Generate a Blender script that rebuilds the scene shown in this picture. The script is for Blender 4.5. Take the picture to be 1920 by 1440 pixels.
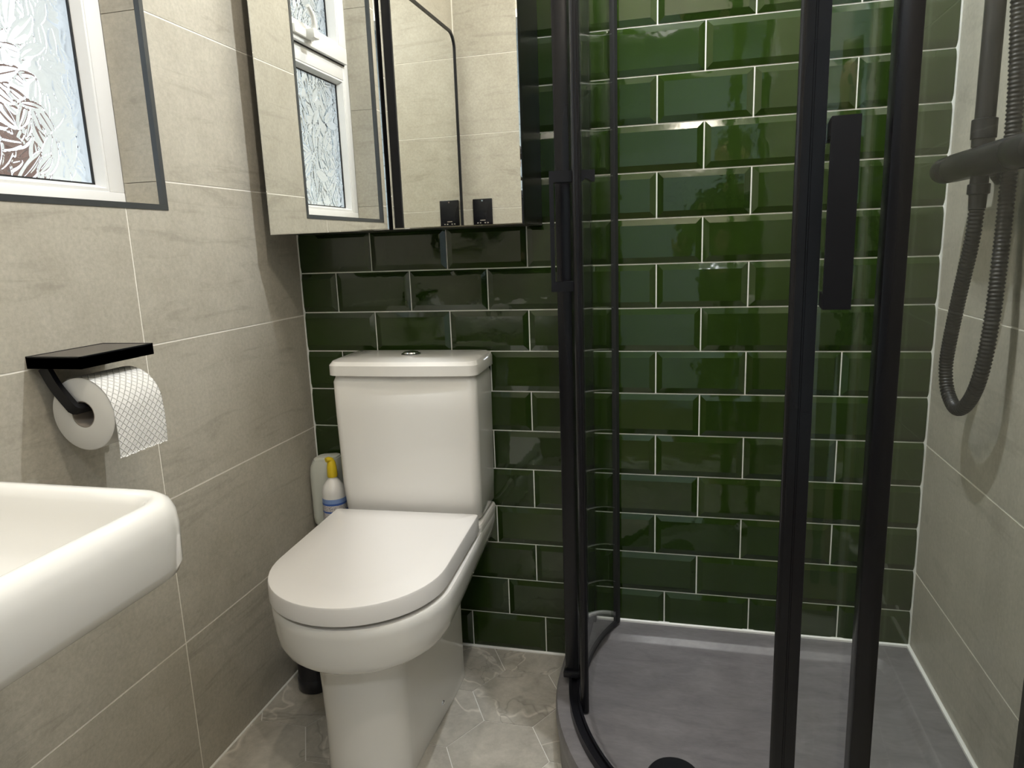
import bpy, bmesh, math, random
import numpy as np
from mathutils import Vector, Matrix, noise

random.seed(7)
scene = bpy.context.scene
for o in list(bpy.data.objects):
    bpy.data.objects.remove(o)
COL = scene.collection

# ------------------------------------------------------------------ camera
CAM = Vector((0.9787, -1.6696, 1.0807))
YAW, PITCH, ROLL, FPX = 0.2449, -0.1952, -0.0357, 1306.08
fwd = Vector((-math.sin(YAW) * math.cos(PITCH), math.cos(YAW) * math.cos(PITCH), math.sin(PITCH)))
rgt = Vector((math.cos(YAW), math.sin(YAW), 0))
upv = rgt.cross(fwd)
r2 = math.cos(ROLL) * rgt + math.sin(ROLL) * upv
u2 = -math.sin(ROLL) * rgt + math.cos(ROLL) * upv
cd = bpy.data.cameras.new('camera')
cd.sensor_width = 36.0
cd.lens = FPX / 1920 * 36.0
cd.clip_start = 0.02
cam = bpy.data.objects.new('camera', cd)
COL.objects.link(cam)
cam.matrix_world = Matrix(((r2.x, u2.x, -fwd.x, CAM.x), (r2.y, u2.y, -fwd.y, CAM.y),
                           (r2.z, u2.z, -fwd.z, CAM.z), (0, 0, 0, 1)))
scene.camera = cam

# ------------------------------------------------------------------ world, exposure, render look
world = bpy.data.worlds.new('overcast_sky')
scene.world = world
world.use_nodes = True
bg = world.node_tree.nodes['Background']
bg.inputs['Color'].default_value = (0.88, 0.94, 1.0, 1)
# CIE overcast sky: the zenith is three times as bright as the horizon
wt = world.node_tree
tc = wt.nodes.new('ShaderNodeTexCoord')
sx = wt.nodes.new('ShaderNodeSeparateXYZ')
wt.links.new(tc.outputs['Generated'], sx.inputs[0])
mx_ = wt.nodes.new('ShaderNodeMath')
mx_.operation = 'MAXIMUM'
mx_.inputs[1].default_value = 0.0
wt.links.new(sx.outputs['Z'], mx_.inputs[0])
ma_ = wt.nodes.new('ShaderNodeMath')
ma_.operation = 'MULTIPLY_ADD'
SKY = 1.85                                      # horizon luminance
ma_.inputs[1].default_value = 2.0 * SKY
ma_.inputs[2].default_value = SKY
wt.links.new(mx_.outputs[0], ma_.inputs[0])
wt.links.new(ma_.outputs[0], bg.inputs['Strength'])
scene.view_settings.view_transform = 'Standard'
scene.view_settings.look = 'None'
scene.view_settings.exposure = 0.0
scene.view_settings.gamma = 1.0
scene.view_settings.use_curve_mapping = False
cy = scene.cycles
cy.use_denoising = True
cy.blur_glossy = 1.0
cy.max_bounces = 14
cy.transparent_max_bounces = 24
cy.transmission_bounces = 10
cy.glossy_bounces = 8
cy.diffuse_bounces = 5
cy.sample_clamp_indirect = 6.0

WARM, COOL = (1.0, 0.90, 0.76), (0.93, 0.97, 1.0)
DOWNLIGHTS = [(0.48, -0.68, 14.0, WARM, 'recessed ceiling spotlight above the toilet'),
              (0.94, -0.50, 54.0, COOL, 'recessed ceiling spotlight above the shower tray'),
              (1.02, -1.30, 20.0, WARM, 'added unseen ceiling spotlight by the doorway, brightening the camera-facing sides')]  # doorway lamp is added to brighten surfaces facing the camera

# ------------------------------------------------------------------ room numbers (metres)
W = 1.507            # room width, left wall x=0, right wall x=W
YF = -1.70           # front wall plane (behind the camera)
CEIL = 2.36
ROWS = [0.0, 0.3093, 0.6149, 0.9201, 1.2270, 1.5320, 1.8380, 2.1440, CEIL]
WIN_Y0, WIN_Y1 = -0.957, -0.478
WIN_Z0, WIN_Z1 = 1.183, 2.06

# ------------------------------------------------------------------ materials
def newmat(name):
    m = bpy.data.materials.new(name)
    m.use_nodes = True
    nt = m.node_tree
    return m, nt, nt.nodes['Principled BSDF']

def simple(name, col, rough=0.5, metal=0.0, coat=0.0, spec=None):
    m, nt, b = newmat(name)
    b.inputs['Base Color'].default_value = (*col, 1)
    b.inputs['Roughness'].default_value = rough
    b.inputs['Metallic'].default_value = metal
    b.inputs['Coat Weight'].default_value = coat
    b.inputs['Coat Roughness'].default_value = 0.05
    if spec is not None:
        b.inputs['Specular IOR Level'].default_value = spec
    return m

def N(nt, t, **kw):
    n = nt.nodes.new(t)
    for k, v in kw.items():
        setattr(n, k, v)
    return n

def ramp(nt, src, stops):
    r = N(nt, 'ShaderNodeValToRGB')
    els = r.color_ramp.elements
    while len(els) < len(stops):
        els.new(0.5)
    for e, (p, c) in zip(els, stops):
        e.position = p
        e.color = (*c, 1)
    nt.links.new(src, r.inputs['Fac'])
    return r

def mixc(nt, fac, a, b, mode='MIX'):
    m = N(nt, 'ShaderNodeMix', data_type='RGBA', blend_type=mode)
    for s, v in ((m.inputs[0], fac), (m.inputs[6], a), (m.inputs[7], b)):
        if isinstance(v, (int, float)):
            s.default_value = v
        elif isinstance(v, tuple):
            s.default_value = (*v, 1)
        else:
            nt.links.new(v, s)
    return m.outputs[2]

def coords(nt, scale, rnd=True):
    """world position, shifted per object so that each piece has its own grain"""
    g = N(nt, 'ShaderNodeNewGeometry')
    out = g.outputs['Position']
    if rnd:
        oi = N(nt, 'ShaderNodeObjectInfo')
        mul = N(nt, 'ShaderNodeMath', operation='MULTIPLY')
        mul.inputs[1].default_value = 37.0
        nt.links.new(oi.outputs['Random'], mul.inputs[0])
        add = N(nt, 'ShaderNodeVectorMath', operation='ADD')
        nt.links.new(out, add.inputs[0])
        nt.links.new(mul.outputs[0], add.inputs[1])
        out = add.outputs[0]
    mp = N(nt, 'ShaderNodeMapping')
    mp.inputs['Scale'].default_value = scale
    nt.links.new(out, mp.inputs['Vector'])
    return mp.outputs['Vector']

def noisetex(nt, vec, scale, detail=4, rough=0.55, dist=0.0):
    n = N(nt, 'ShaderNodeTexNoise')
    n.inputs['Scale'].default_value = scale
    n.inputs['Detail'].default_value = detail
    n.inputs['Roughness'].default_value = rough
    n.inputs['Distortion'].default_value = dist
    nt.links.new(vec, n.inputs['Vector'])
    return n.outputs['Fac']

def bump(nt, b, h, strength, dist):
    bp = N(nt, 'ShaderNodeBump')
    bp.inputs['Strength'].default_value = strength
    bp.inputs['Distance'].default_value = dist
    nt.links.new(h, bp.inputs['Height'])
    nt.links.new(bp.outputs['Normal'], b.inputs['Normal'])

def mat_stone_tile():
    m, nt, b = newmat('beige_stone_tile')
    v = coords(nt, (1, 1, 1))
    vs = coords(nt, (2.2, 2.2, 16))
    fine = noisetex(nt, v, 130, 3, 0.7)
    mid = noisetex(nt, v, 14, 5, 0.6)
    streak = noisetex(nt, vs, 1.6, 6, 0.62, 1.2)
    c1 = ramp(nt, mid, [(0.25, (0.398, 0.371, 0.308)), (0.75, (0.464, 0.437, 0.370))]).outputs[0]
    s = ramp(nt, streak, [(0.34, (0.86, 0.855, 0.85)), (0.45, (1, 1, 1)), (0.6, (1, 1, 1)), (0.75, (1.04, 1.04, 1.04))]).outputs[0]
    c2 = mixc(nt, 1.0, c1, s, 'MULTIPLY')
    f = ramp(nt, fine, [(0.3, (0.88, 0.88, 0.88)), (0.7, (1.08, 1.08, 1.08))]).outputs[0]
    c3 = mixc(nt, 1.0, c2, f, 'MULTIPLY')
    nt.links.new(c3, b.inputs['Base Color'])
    b.inputs['Roughness'].default_value = 0.42
    b.inputs['Specular IOR Level'].default_value = 0.35
    bump(nt, b, fine, 0.10, 0.0015)
    return m

def mat_green_tile():
    m, nt, b = newmat('green_glazed_tile')
    v = coords(nt, (1, 1, 1))
    big = noisetex(nt, v, 9, 2, 0.5)
    wav = noisetex(nt, v, 60, 1, 0.4)
    add = N(nt, 'ShaderNodeMath', operation='MULTIPLY_ADD')
    add.inputs[1].default_value = 0.12
    nt.links.new(wav, add.inputs[0])
    nt.links.new(big, add.inputs[2])
    oi = N(nt, 'ShaderNodeObjectInfo')
    c = ramp(nt, oi.outputs['Random'], [(0.0, (0.0138, 0.0290, 0.0044)), (1.0, (0.0188, 0.0375, 0.0060))]).outputs[0]
    nt.links.new(c, b.inputs['Base Color'])
    b.inputs['Roughness'].default_value = 0.045
    b.inputs['Specular IOR Level'].default_value = 0.62
    bump(nt, b, add.outputs[0], 0.30, 0.004)
    return m

def mat_floor():
    m, nt, b = newmat('grey_marble_floor_tile')
    v = coords(nt, (1, 1, 1))
    mid = noisetex(nt, v, 7, 6, 0.65, 0.6)
    fine = noisetex(nt, v, 60, 4, 0.7)
    c1 = ramp(nt, mid, [(0.28, (0.30, 0.278, 0.240)), (0.5, (0.435, 0.41, 0.36)), (0.75, (0.55, 0.52, 0.465))]).outputs[0]
    wv = noisetex(nt, v, 2.0, 4, 0.5, 1.0)
    vein = ramp(nt, wv, [(0.492, (0, 0, 0)), (0.5, (0.55, 0.55, 0.55)), (0.508, (0, 0, 0))]).outputs[0]
    wv2 = noisetex(nt, v, 2.6, 4, 0.5, 1.4)
    dark = ramp(nt, wv2, [(0.494, (0, 0, 0)), (0.5, (0.5, 0.5, 0.5)), (0.506, (0, 0, 0))]).outputs[0]
    c2 = mixc(nt, vein, c1, (0.80, 0.76, 0.68))
    c3 = mixc(nt, dark, c2, (0.19, 0.175, 0.15))
    f = ramp(nt, fine, [(0.3, (0.9, 0.9, 0.9)), (0.7, (1.08, 1.08, 1.08))]).outputs[0]
    c4 = mixc(nt, 1.0, c3, f, 'MULTIPLY')
    nt.links.new(c4, b.inputs['Base Color'])
    b.inputs['Roughness'].default_value = 0.38
    b.inputs['Specular IOR Level'].default_value = 0.4
    return m

def mat_slate():
    m, nt, b = newmat('slate_grey_tray')
    v = coords(nt, (1, 2.6, 1), False)
    n1 = noisetex(nt, v, 10, 7, 0.62, 0.8)
    n2 = noisetex(nt, v, 60, 4, 0.6)
    c = ramp(nt, n1, [(0.3, (0.108, 0.102, 0.106)), (0.7, (0.165, 0.157, 0.162))]).outputs[0]
    f = ramp(nt, n2, [(0.3, (0.92, 0.92, 0.92)), (0.72, (1.10, 1.10, 1.10))]).outputs[0]
    nt.links.new(mixc(nt, 1.0, c, f, 'MULTIPLY'), b.inputs['Base Color'])
    b.inputs['Roughness'].default_value = 0.42
    bump(nt, b, n1, 0.16, 0.004)
    return m

def mat_grout(name, col):
    m, nt, b = newmat(name)
    v = coords(nt, (1, 1, 1), False)
    n = noisetex(nt, v, 90, 3)
    c = ramp(nt, n, [(0.3, tuple(0.92 * x for x in col)), (0.7, col)]).outputs[0]
    nt.links.new(c, b.inputs['Base Color'])
    b.inputs['Roughness'].default_value = 0.75
    return m

def mat_clear_glass():
    """flat pane: straight-through light plus a Fresnel reflection, the same for every ray"""
    m = bpy.data.materials.new('clear_shower_glass')
    m.use_nodes = True
    nt = m.node_tree
    nt.nodes.remove(nt.nodes['Principled BSDF'])
    out = nt.nodes['Material Output']
    g = N(nt, 'ShaderNodeNewGeometry')
    mr = N(nt, 'ShaderNodeMapRange')
    mr.inputs['To Min'].default_value = 1.38
    mr.inputs['To Max'].default_value = 1 / 1.38
    nt.links.new(g.outputs['Backfacing'], mr.inputs['Value'])
    fr = N(nt, 'ShaderNodeFresnel')
    nt.links.new(mr.outputs[0], fr.inputs['IOR'])
    tr = N(nt, 'ShaderNodeBsdfTransparent')
    tr.inputs['Color'].default_value = (0.985, 0.995, 0.99, 1)
    gl = N(nt, 'ShaderNodeBsdfGlossy')
    gl.inputs['Roughness'].default_value = 0.0
    gl.inputs['Color'].default_value = (0.95, 0.97, 0.97, 1)
    mx = N(nt, 'ShaderNodeMixShader')
    nt.links.new(fr.outputs[0], mx.inputs[0])
    nt.links.new(tr.outputs[0], mx.inputs[1])
    nt.links.new(gl.outputs[0], mx.inputs[2])
    nt.links.new(mx.outputs[0], out.inputs['Surface'])
    return m

def mat_leaf_glass():
    m = bpy.data.materials.new('leaf_pattern_glass')
    m.use_nodes = True
    nt = m.node_tree
    nt.nodes.remove(nt.nodes['Principled BSDF'])
    out = nt.nodes['Material Output']
    gl = N(nt, 'ShaderNodeBsdfGlass')
    gl.inputs['IOR'].default_value = 1.45
    gl.inputs['Roughness'].default_value = 0.03
    gl.inputs['Color'].default_value = (0.96, 0.985, 1.0, 1)
    nt.links.new(gl.outputs[0], out.inputs['Surface'])
    return m

def mat_mirror():
    m, nt, b = newmat('silver_mirror')
    b.inputs['Base Color'].default_value = (0.90, 0.905, 0.87, 1)
    b.inputs['Metallic'].default_value = 1.0
    b.inputs['Roughness'].default_value = 0.0
    return m

def mat_paper():
    m, nt, b = newmat('quilted_paper')
    b.inputs['Base Color'].default_value = (0.74, 0.73, 0.705, 1)
    b.inputs['Roughness'].default_value = 0.9
    b.inputs['Specular IOR Level'].default_value = 0.1
    # embossed diamonds running round the roll: the UV map is laid out in metres
    uv = N(nt, 'ShaderNodeUVMap')
    sep = N(nt, 'ShaderNodeSeparateXYZ')
    nt.links.new(uv.outputs[0], sep.inputs[0])
    def tri(op):
        a = N(nt, 'ShaderNodeMath', operation=op)
        nt.links.new(sep.outputs[0], a.inputs[0])
        nt.links.new(sep.outputs[1], a.inputs[1])
        p = N(nt, 'ShaderNodeMath', operation='PINGPONG')
        p.inputs[1].default_value = 0.0062
        nt.links.new(a.outputs[0], p.inputs[0])
        d = N(nt, 'ShaderNodeMath', operation='DIVIDE')
        d.inputs[1].default_value = 0.0016
        nt.links.new(p.outputs[0], d.inputs[0])
        d.use_clamp = True
        return d.outputs[0]
    mn = N(nt, 'ShaderNodeMath', operation='MINIMUM')
    nt.links.new(tri('ADD'), mn.inputs[0])
    nt.links.new(tri('SUBTRACT'), mn.inputs[1])
    bump(nt, b, mn.outputs[0], 0.9, 0.0016)
    return m

def mat_brick(name, col_a, col_b, mortar, sc):
    m, nt, b = newmat(name)
    v = coords(nt, (1, 1, 1), False)
    n = noisetex(nt, v, sc, 4)
    c = ramp(nt, n, [(0.3, col_a), (0.7, col_b)]).outputs[0]
    nt.links.new(c, b.inputs['Base Color'])
    b.inputs['Roughness'].default_value = 0.8
    return m

def mat_label():
    m, nt, b = newmat('printed_text_band')
    v = coords(nt, (1, 1, 1), False)
    mp = N(nt, 'ShaderNodeMapping')
    mp.inputs['Scale'].default_value = (900, 900, 500)
    nt.links.new(v, mp.inputs['Vector'])
    n = noisetex(nt, mp.outputs[0], 1.0, 1)
    c = ramp(nt, n, [(0.42, (0.22, 0.20, 0.24)), (0.58, (0.78, 0.76, 0.74))]).outputs[0]
    nt.links.new(c, b.inputs['Base Color'])
    b.inputs['Roughness'].default_value = 0.35
    return m

def mat_emit(name, col, s):
    m, nt, b = newmat(name)
    b.inputs['Base Color'].default_value = (0.8, 0.8, 0.8, 1)
    b.inputs['Emission Color'].default_value = (*col, 1)
    b.inputs['Emission Strength'].default_value = s
    return m

M = dict(
    stone=mat_stone_tile(), green=mat_green_tile(), floor=mat_floor(), slate=mat_slate(),
    grout=mat_grout('white_grout', (0.80, 0.79, 0.75)), grout_beige=mat_grout('beige_grout', (0.84, 0.81, 0.74)),
    glass=mat_clear_glass(), leaf=mat_leaf_glass(), mirror=mat_mirror(), paper=mat_paper(),
    ceramic=simple('white_ceramic', (0.80, 0.785, 0.755), 0.07, 0, 0.3),
    seat=simple('white_seat_plastic', (0.77, 0.75, 0.735), 0.22),
    pvc=simple('white_window_plastic', (0.76, 0.765, 0.77), 0.28),
    black=simple('matt_black_metal', (0.006, 0.006, 0.008), 0.36, spec=0.28),
    satin=simple('satin_black_metal', (0.007, 0.007, 0.009), 0.26, spec=0.28),
    blackp=simple('black_cabinet_panel', (0.010, 0.010, 0.011), 0.30),
    trim=simple('dark_grey_edge_trim', (0.070, 0.076, 0.080), 0.35, 0.5),
    chrome=simple('chrome', (0.75, 0.75, 0.77), 0.06, 1.0),
    brush=simple('dark_plastic', (0.012, 0.013, 0.020), 0.28),
    rubber=simple('black_rubber', (0.008, 0.008, 0.009), 0.6),
    white=simple('white_paint', (0.80, 0.80, 0.78), 0.5),
    gloss=simple('white_gloss_paint', (0.78, 0.78, 0.76), 0.25),
    silicone=simple('white_silicone', (0.78, 0.78, 0.75), 0.4),
    hdpe=simple('pale_bottle_plastic', (0.60, 0.62, 0.56), 0.35),
    bottle=simple('white_bottle_plastic', (0.78, 0.77, 0.75), 0.3),
    yellow=simple('yellow_cap_plastic', (0.72, 0.53, 0.02), 0.35),
    blue=simple('blue_print', (0.05, 0.12, 0.42), 0.35),
    lblue=simple('pale_blue_print', (0.22, 0.33, 0.62), 0.35),
    gprint=simple('green_print', (0.01, 0.10, 0.04), 0.35),
    text=mat_label(), card=simple('grey_card', (0.33, 0.29, 0.25), 0.9),
    shelf=simple('taupe_shelf_inlay', (0.085, 0.075, 0.066), 0.45),
    pbrick=mat_brick('pale_blue_painted_brick', (0.42, 0.50, 0.54), (0.50, 0.58, 0.61), None, 30),
    render=mat_brick('pale_blue_render', (0.30, 0.335, 0.365), (0.37, 0.405, 0.435), None, 8),
    rbrick=mat_brick('red_brown_brick', (0.115, 0.062, 0.043), (0.17, 0.093, 0.066), None, 20),
    mortar=mat_grout('grey_mortar', (0.26, 0.22, 0.19)),
    wood=simple('hall_wood_floor', (0.20, 0.13, 0.08), 0.4),
    lens=mat_emit('lamp_lens', (1.0, 0.92, 0.80), 30.0),
)

# ------------------------------------------------------------------ object helpers
WORLD = {}     # object name -> world translation of unrotated objects

def link(o, loc, parent):
    COL.objects.link(o)
    WORLD[o.name] = Vector(loc)
    if parent is not None:
        o.parent = parent
        o.location = Vector(loc) - WORLD[parent.name]
    else:
        o.location = loc
    return o

def tag(o, label=None, cat=None, group=None, kind=None):
    for k, v in (('label', label), ('category', cat), ('group', group), ('kind', kind)):
        if v:
            o[k] = v
    return o

def empty(name, loc, label, cat, group=None):
    o = bpy.data.objects.new(name, None)
    o.empty_display_size = 0.05
    link(o, loc, None)
    return tag(o, label, cat, group)

def finish(bm, name, mat, parent=None, smooth=False, origin=None, angle=None):
    bmesh.ops.recalc_face_normals(bm, faces=bm.faces)
    vs = [v.co.copy() for v in bm.verts]
    lo = Vector([min(v[i] for v in vs) for i in range(3)])
    hi = Vector([max(v[i] for v in vs) for i in range(3)])
    c = Vector(origin) if origin is not None else Vector(((lo.x + hi.x) / 2, (lo.y + hi.y) / 2, lo.z))
    for v in bm.verts:
        v.co -= c
    if smooth:
        a = math.radians(angle or 38)
        for f in bm.faces:
            f.smooth = True
        for e in bm.edges:
            if len(e.link_faces) == 2 and e.calc_face_angle(0) > a:
                e.smooth = False
    me = bpy.data.meshes.new(name)
    bm.to_mesh(me)
    bm.free()
    me.materials.append(mat)
    o = bpy.data.objects.new(name, me)
    return link(o, c, parent)

def add_box(bm, lo, hi, bev=0.0, seg=2):
    x0, y0, z0 = lo
    x1, y1, z1 = hi
    vs = [bm.verts.new(p) for p in ((x0, y0, z0), (x1, y0, z0), (x1, y1, z0), (x0, y1, z0),
                                    (x0, y0, z1), (x1, y0, z1), (x1, y1, z1), (x0, y1, z1))]
    fs = [bm.faces.new([vs[i] for i in f]) for f in
          ((3, 2, 1, 0), (4, 5, 6, 7), (0, 1, 5, 4), (1, 2, 6, 5), (2, 3, 7, 6), (3, 0, 4, 7))]
    if bev > 0:
        es = list({e for f in fs for e in f.edges})
        bmesh.ops.bevel(bm, geom=es, offset=bev, segments=seg, profile=0.5, affect='EDGES')

def box(name, lo, hi, mat, parent=None, bev=0.0, seg=2):
    bm = bmesh.new()
    add_box(bm, lo, hi, bev, seg)
    return finish(bm, name, mat, parent, smooth=bev > 0)

def boxes(name, lst, mat, parent=None, bev=0.0):
    bm = bmesh.new()
    for lo, hi in lst:
        add_box(bm, lo, hi, bev)
    return finish(bm, name, mat, parent, smooth=bev > 0)

def add_loft(bm, rings, cap0=True, cap1=True, closed=True):
    vr = [[bm.verts.new(p) for p in r] for r in rings]
    n = len(vr[0])
    for a, b in zip(vr, vr[1:]):
        for i in range(n if closed else n - 1):
            j = (i + 1) % n
            bm.faces.new((a[i], a[j], b[j], b[i]))
    if cap0:
        bm.faces.new(list(reversed(vr[0])))
    if cap1:
        bm.faces.new(vr[-1])
    return vr

def loft(name, rings, mat, parent=None, cap0=True, cap1=True, angle=38):
    bm = bmesh.new()
    add_loft(bm, rings, cap0, cap1)
    return finish(bm, name, mat, parent, smooth=True, angle=angle)

def circle(c, r, n, axis='z', ry=None):
    ry = r if ry is None else ry
    out = []
    for i in range(n):
        a = 2 * math.pi * i / n
        p, q = r * math.cos(a), ry * math.sin(a)
        if axis == 'z':
            out.append((c[0] + p, c[1] + q, c[2]))
        elif axis == 'y':
            out.append((c[0] + p, c[1], c[2] + q))
        else:
            out.append((c[0], c[1] + p, c[2] + q))
    return out

def lathe(name, c, prof, mat, parent=None, axis='z', n=32, cap0=True, cap1=True):
    rings = []
    for r, h in prof:
        cc = list(c)
        cc['xyz'.index(axis)] += h
        rings.append(circle(cc, r, n, axis))
    return loft(name, rings, mat, parent, cap0, cap1)

def tube_rings(path, radius, n=12):
    """rings along a polyline with parallel transport"""
    P = [Vector(p) for p in path]
    T = []
    for i in range(len(P)):
        a = P[max(i - 1, 0)]
        b = P[min(i + 1, len(P) - 1)]
        T.append((b - a).normalized())
    ref = Vector((0, 0, 1)) if abs(T[0].z) < 0.9 else Vector((1, 0, 0))
    nrm = (ref - T[0] * ref.dot(T[0])).normalized()
    rings = []
    for i, p in enumerate(P):
        nrm = (nrm - T[i] * nrm.dot(T[i])).normalized()
        bi = T[i].cross(nrm)
        r = radius(i) if callable(radius) else radius
        rings.append([tuple(p + r * (math.cos(2 * math.pi * k / n) * nrm + math.sin(2 * math.pi * k / n) * bi))
                      for k in range(n)])
    return rings

def smooth_path(pts, step):
    """Catmull-Rom through pts, resampled at a fixed step"""
    P = [Vector(p) for p in pts]
    P = [P[0] * 2 - P[1]] + P + [P[-1] * 2 - P[-2]]
    dense = []
    for i in range(1, len(P) - 2):
        for k in range(40):
            t = k / 40
            a, b, c, d = P[i - 1:i + 3]
            dense.append(0.5 * ((2 * b) + (c - a) * t + (2 * a - 5 * b + 4 * c - d) * t * t + (3 * b - a - 3 * c + d) * t ** 3))
    dense.append(P[-2])
    out = [dense[0]]
    acc = 0.0
    for a, b in zip(dense, dense[1:]):
        L = (b - a).length
        while acc + L >= step:
            f = (step - acc) / L
            a = a.lerp(b, f)
            out.append(a)
            L = (b - a).length
            acc = 0.0
        acc += L
    return out

def sweep_rect(bm, path2, w_in, w_out, z0, z1):
    """rectangle swept along a plan polyline: w_in / w_out are offsets to the left and right of travel"""
    P = [Vector((p[0], p[1])) for p in path2]
    rings = []
    for i, p in enumerate(P):
        t = (P[min(i + 1, len(P) - 1)] - P[max(i - 1, 0)]).normalized()
        nn = Vector((-t.y, t.x))
        a = p + nn * w_in
        b = p - nn * w_out
        rings.append([(a.x, a.y, z0), (b.x, b.y, z0), (b.x, b.y, z1), (a.x, a.y, z1)])
    add_loft(bm, rings)

def rrect(x0, x1, y0, y1, r, z, n=6):
    """rounded rectangle ring; r = radii of corners (x0y0, x1y0, x1y1, x0y1)"""
    if not isinstance(r, (tuple, list)):
        r = (r,) * 4
    out = []
    for (cx, cy, a0, rr) in ((x0 + r[0], y0 + r[0], 180, r[0]), (x1 - r[1], y0 + r[1], 270, r[1]),
                             (x1 - r[2], y1 - r[2], 0, r[2]), (x0 + r[3], y1 - r[3], 90, r[3])):
        for k in range(n + 1):
            a = math.radians(a0 + 90 * k / n)
            out.append((cx + rr * math.cos(a), cy + rr * math.sin(a), z))
    return out

# ================================================================== THE SETTING
# ---- ceiling
o = box('ceiling', (-0.35, YF - 0.12, CEIL), (W + 0.2, 0.15, CEIL + 0.1), M['white'])
tag(o, 'white plaster ceiling with recessed spotlights', 'ceiling', kind='structure')

# ---- back wall: green bevelled metro tiles on white grout
wall_back = box('wall_back', (-0.35, 0.0, -0.15), (W + 0.2, 0.15, CEIL), M['grout'])
tag(wall_back, 'back wall of glossy dark green bevelled brick tiles with white grout', 'wall', kind='structure')
PZ, PX, A0, Z0 = 0.1025, 0.2037, 0.2032, 0.0042
GR = 0.0030

def metro_mesh(w, h, cut_l=False, cut_r=False, cut_b=False):
    """flat face framed by a bevel; a cut side has no bevel"""
    bm = bmesh.new()
    bv, e, f = 0.0135, 0.0012, 0.0050
    outer = [(0, 0), (w, 0), (w, h), (0, h)]
    il = 0 if cut_l else bv
    ir = w if cut_r else w - bv
    ib = 0 if cut_b else bv
    ir = max(ir, il + 0.001)
    inner = [(il, ib), (ir, ib), (ir, h - bv), (il, h - bv)]
    back = [bm.verts.new((p[0], 0.004, p[1])) for p in outer]
    def edge_h(p):
        c = (cut_l and p[0] == 0) or (cut_r and p[0] == w) or (cut_b and p[1] == 0)
        return -e if not c else -e
    v0 = [bm.verts.new((p[0], edge_h(p), p[1])) for p in outer]
    v1 = [bm.verts.new((p[0], -f, p[1])) for p in inner]
    for i in range(4):
        j = (i + 1) % 4
        bm.faces.new((back[i], back[j], v0[j], v0[i]))
        try:
            bm.faces.new((v0[i], v0[j], v1[j], v1[i]))
        except ValueError:
            pass
    bm.faces.new(v1)
    bm.faces.new(list(reversed(back)))
    bmesh.ops.recalc_face_normals(bm, faces=bm.faces)
    me = bpy.data.meshes.new('tile')
    bm.to_mesh(me)
    bm.free()
    me.materials.append(M['green'])
    return me

full_tile = metro_mesh(PX - GR, PZ - GR)
nrow = int((CEIL - Z0) / PZ) + 1
for m in range(nrow):
    zb = Z0 + m * PZ + GR / 2
    h = min(PZ - GR, CEIL - zb)
    if h < 0.01:
        continue
    off = A0 + (0.5 * PX if m % 2 else 0.0)
    if m == 1:
        off += 0.024
    if m == 0:
        off += 0.0205
    js = [off + k * PX for k in range(-3, 10)]
    cuts = [0.0] + [j for j in js if 0.012 < j < W - 0.012] + [W]
    for i, (xa, xb) in enumerate(zip(cuts, cuts[1:])):
        l = xa + (0.004 if i == 0 else GR / 2)
        r = xb - (0.004 if i == len(cuts) - 2 else GR / 2)
        w = r - l
        if abs(w - (PX - GR)) < 1e-4 and abs(h - (PZ - GR)) < 1e-4:
            me = full_tile
        else:
            me = metro_mesh(w, h, cut_l=(i == 0), cut_r=(i == len(cuts) - 2))
        t = bpy.data.objects.new('tile', me)
        link(t, (l, 0, zb), wall_back)

# ---- stone tile builder for the other walls
TILE_T = 0.009
def stone_tiles(parent, axis, plane, sign, us, zs, holes, gap=0.0034):
    """axis 'x': wall plane x=plane, u runs along y; axis 'y': plane y=plane, u runs along x.
    sign: +1 when the room lies on the positive side"""
    for ua, ub in zip(us, us[1:]):
        for za, zb in zip(zs, zs[1:]):
            u0, u1, z0, z1 = ua + gap / 2, ub - gap / 2, za + gap / 2, zb - gap / 2
            cu = sorted({u0, u1, *[v for hh in holes for v in hh[:2] if u0 < v < u1]})
            cz = sorted({z0, z1, *[v for hh in holes for v in hh[2:] if z0 < v < z1]})
            bm = bmesh.new()
            cache = {}
            def vert(u, z):
                k = (round(u, 5), round(z, 5))
                if k not in cache:
                    p = (plane, u, z) if axis == 'x' else (u, plane, z)
                    cache[k] = bm.verts.new(p)
                return cache[k]
            nf = 0
            for a, b in zip(cu, cu[1:]):
                for c, d in zip(cz, cz[1:]):
                    mu, mz = (a + b) / 2, (c + d) / 2
                    if any(hh[0] < mu < hh[1] and hh[2] < mz < hh[3] for hh in holes):
                        continue
                    bm.faces.new((vert(a, c), vert(b, c), vert(b, d), vert(a, d)))
                    nf += 1
            if not nf:
                bm.free()
                continue
            ret = bmesh.ops.extrude_face_region(bm, geom=list(bm.faces))
            mv = [g for g in ret['geom'] if isinstance(g, bmesh.types.BMVert)]
            d = Vector((-sign * TILE_T, 0, 0)) if axis == 'x' else Vector((0, -sign * TILE_T, 0))
            bmesh.ops.translate(bm, verts=mv, vec=d)
            finish(bm, 'tile', M['stone'], parent)

def slab_with_hole(name, axis, p0, p1, u0, u1, z0, z1, holes, mat):
    us = sorted({u0, u1, *[v for h in holes for v in h[:2]]})
    zs = sorted({z0, z1, *[max(v, z0) for h in holes for v in h[2:]]})
    bm = bmesh.new()
    for a, b in zip(us, us[1:]):
        for c, d in zip(zs, zs[1:]):
            if any(h[0] < (a + b) / 2 < h[1] and h[2] < (c + d) / 2 < h[3] for h in holes):
                continue
            if axis == 'x':
                add_box(bm, (p0, a, c), (p1, b, d))
            else:
                add_box(bm, (a, p0, c), (b, p1, d))
    return finish(bm, name, mat, None)

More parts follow.
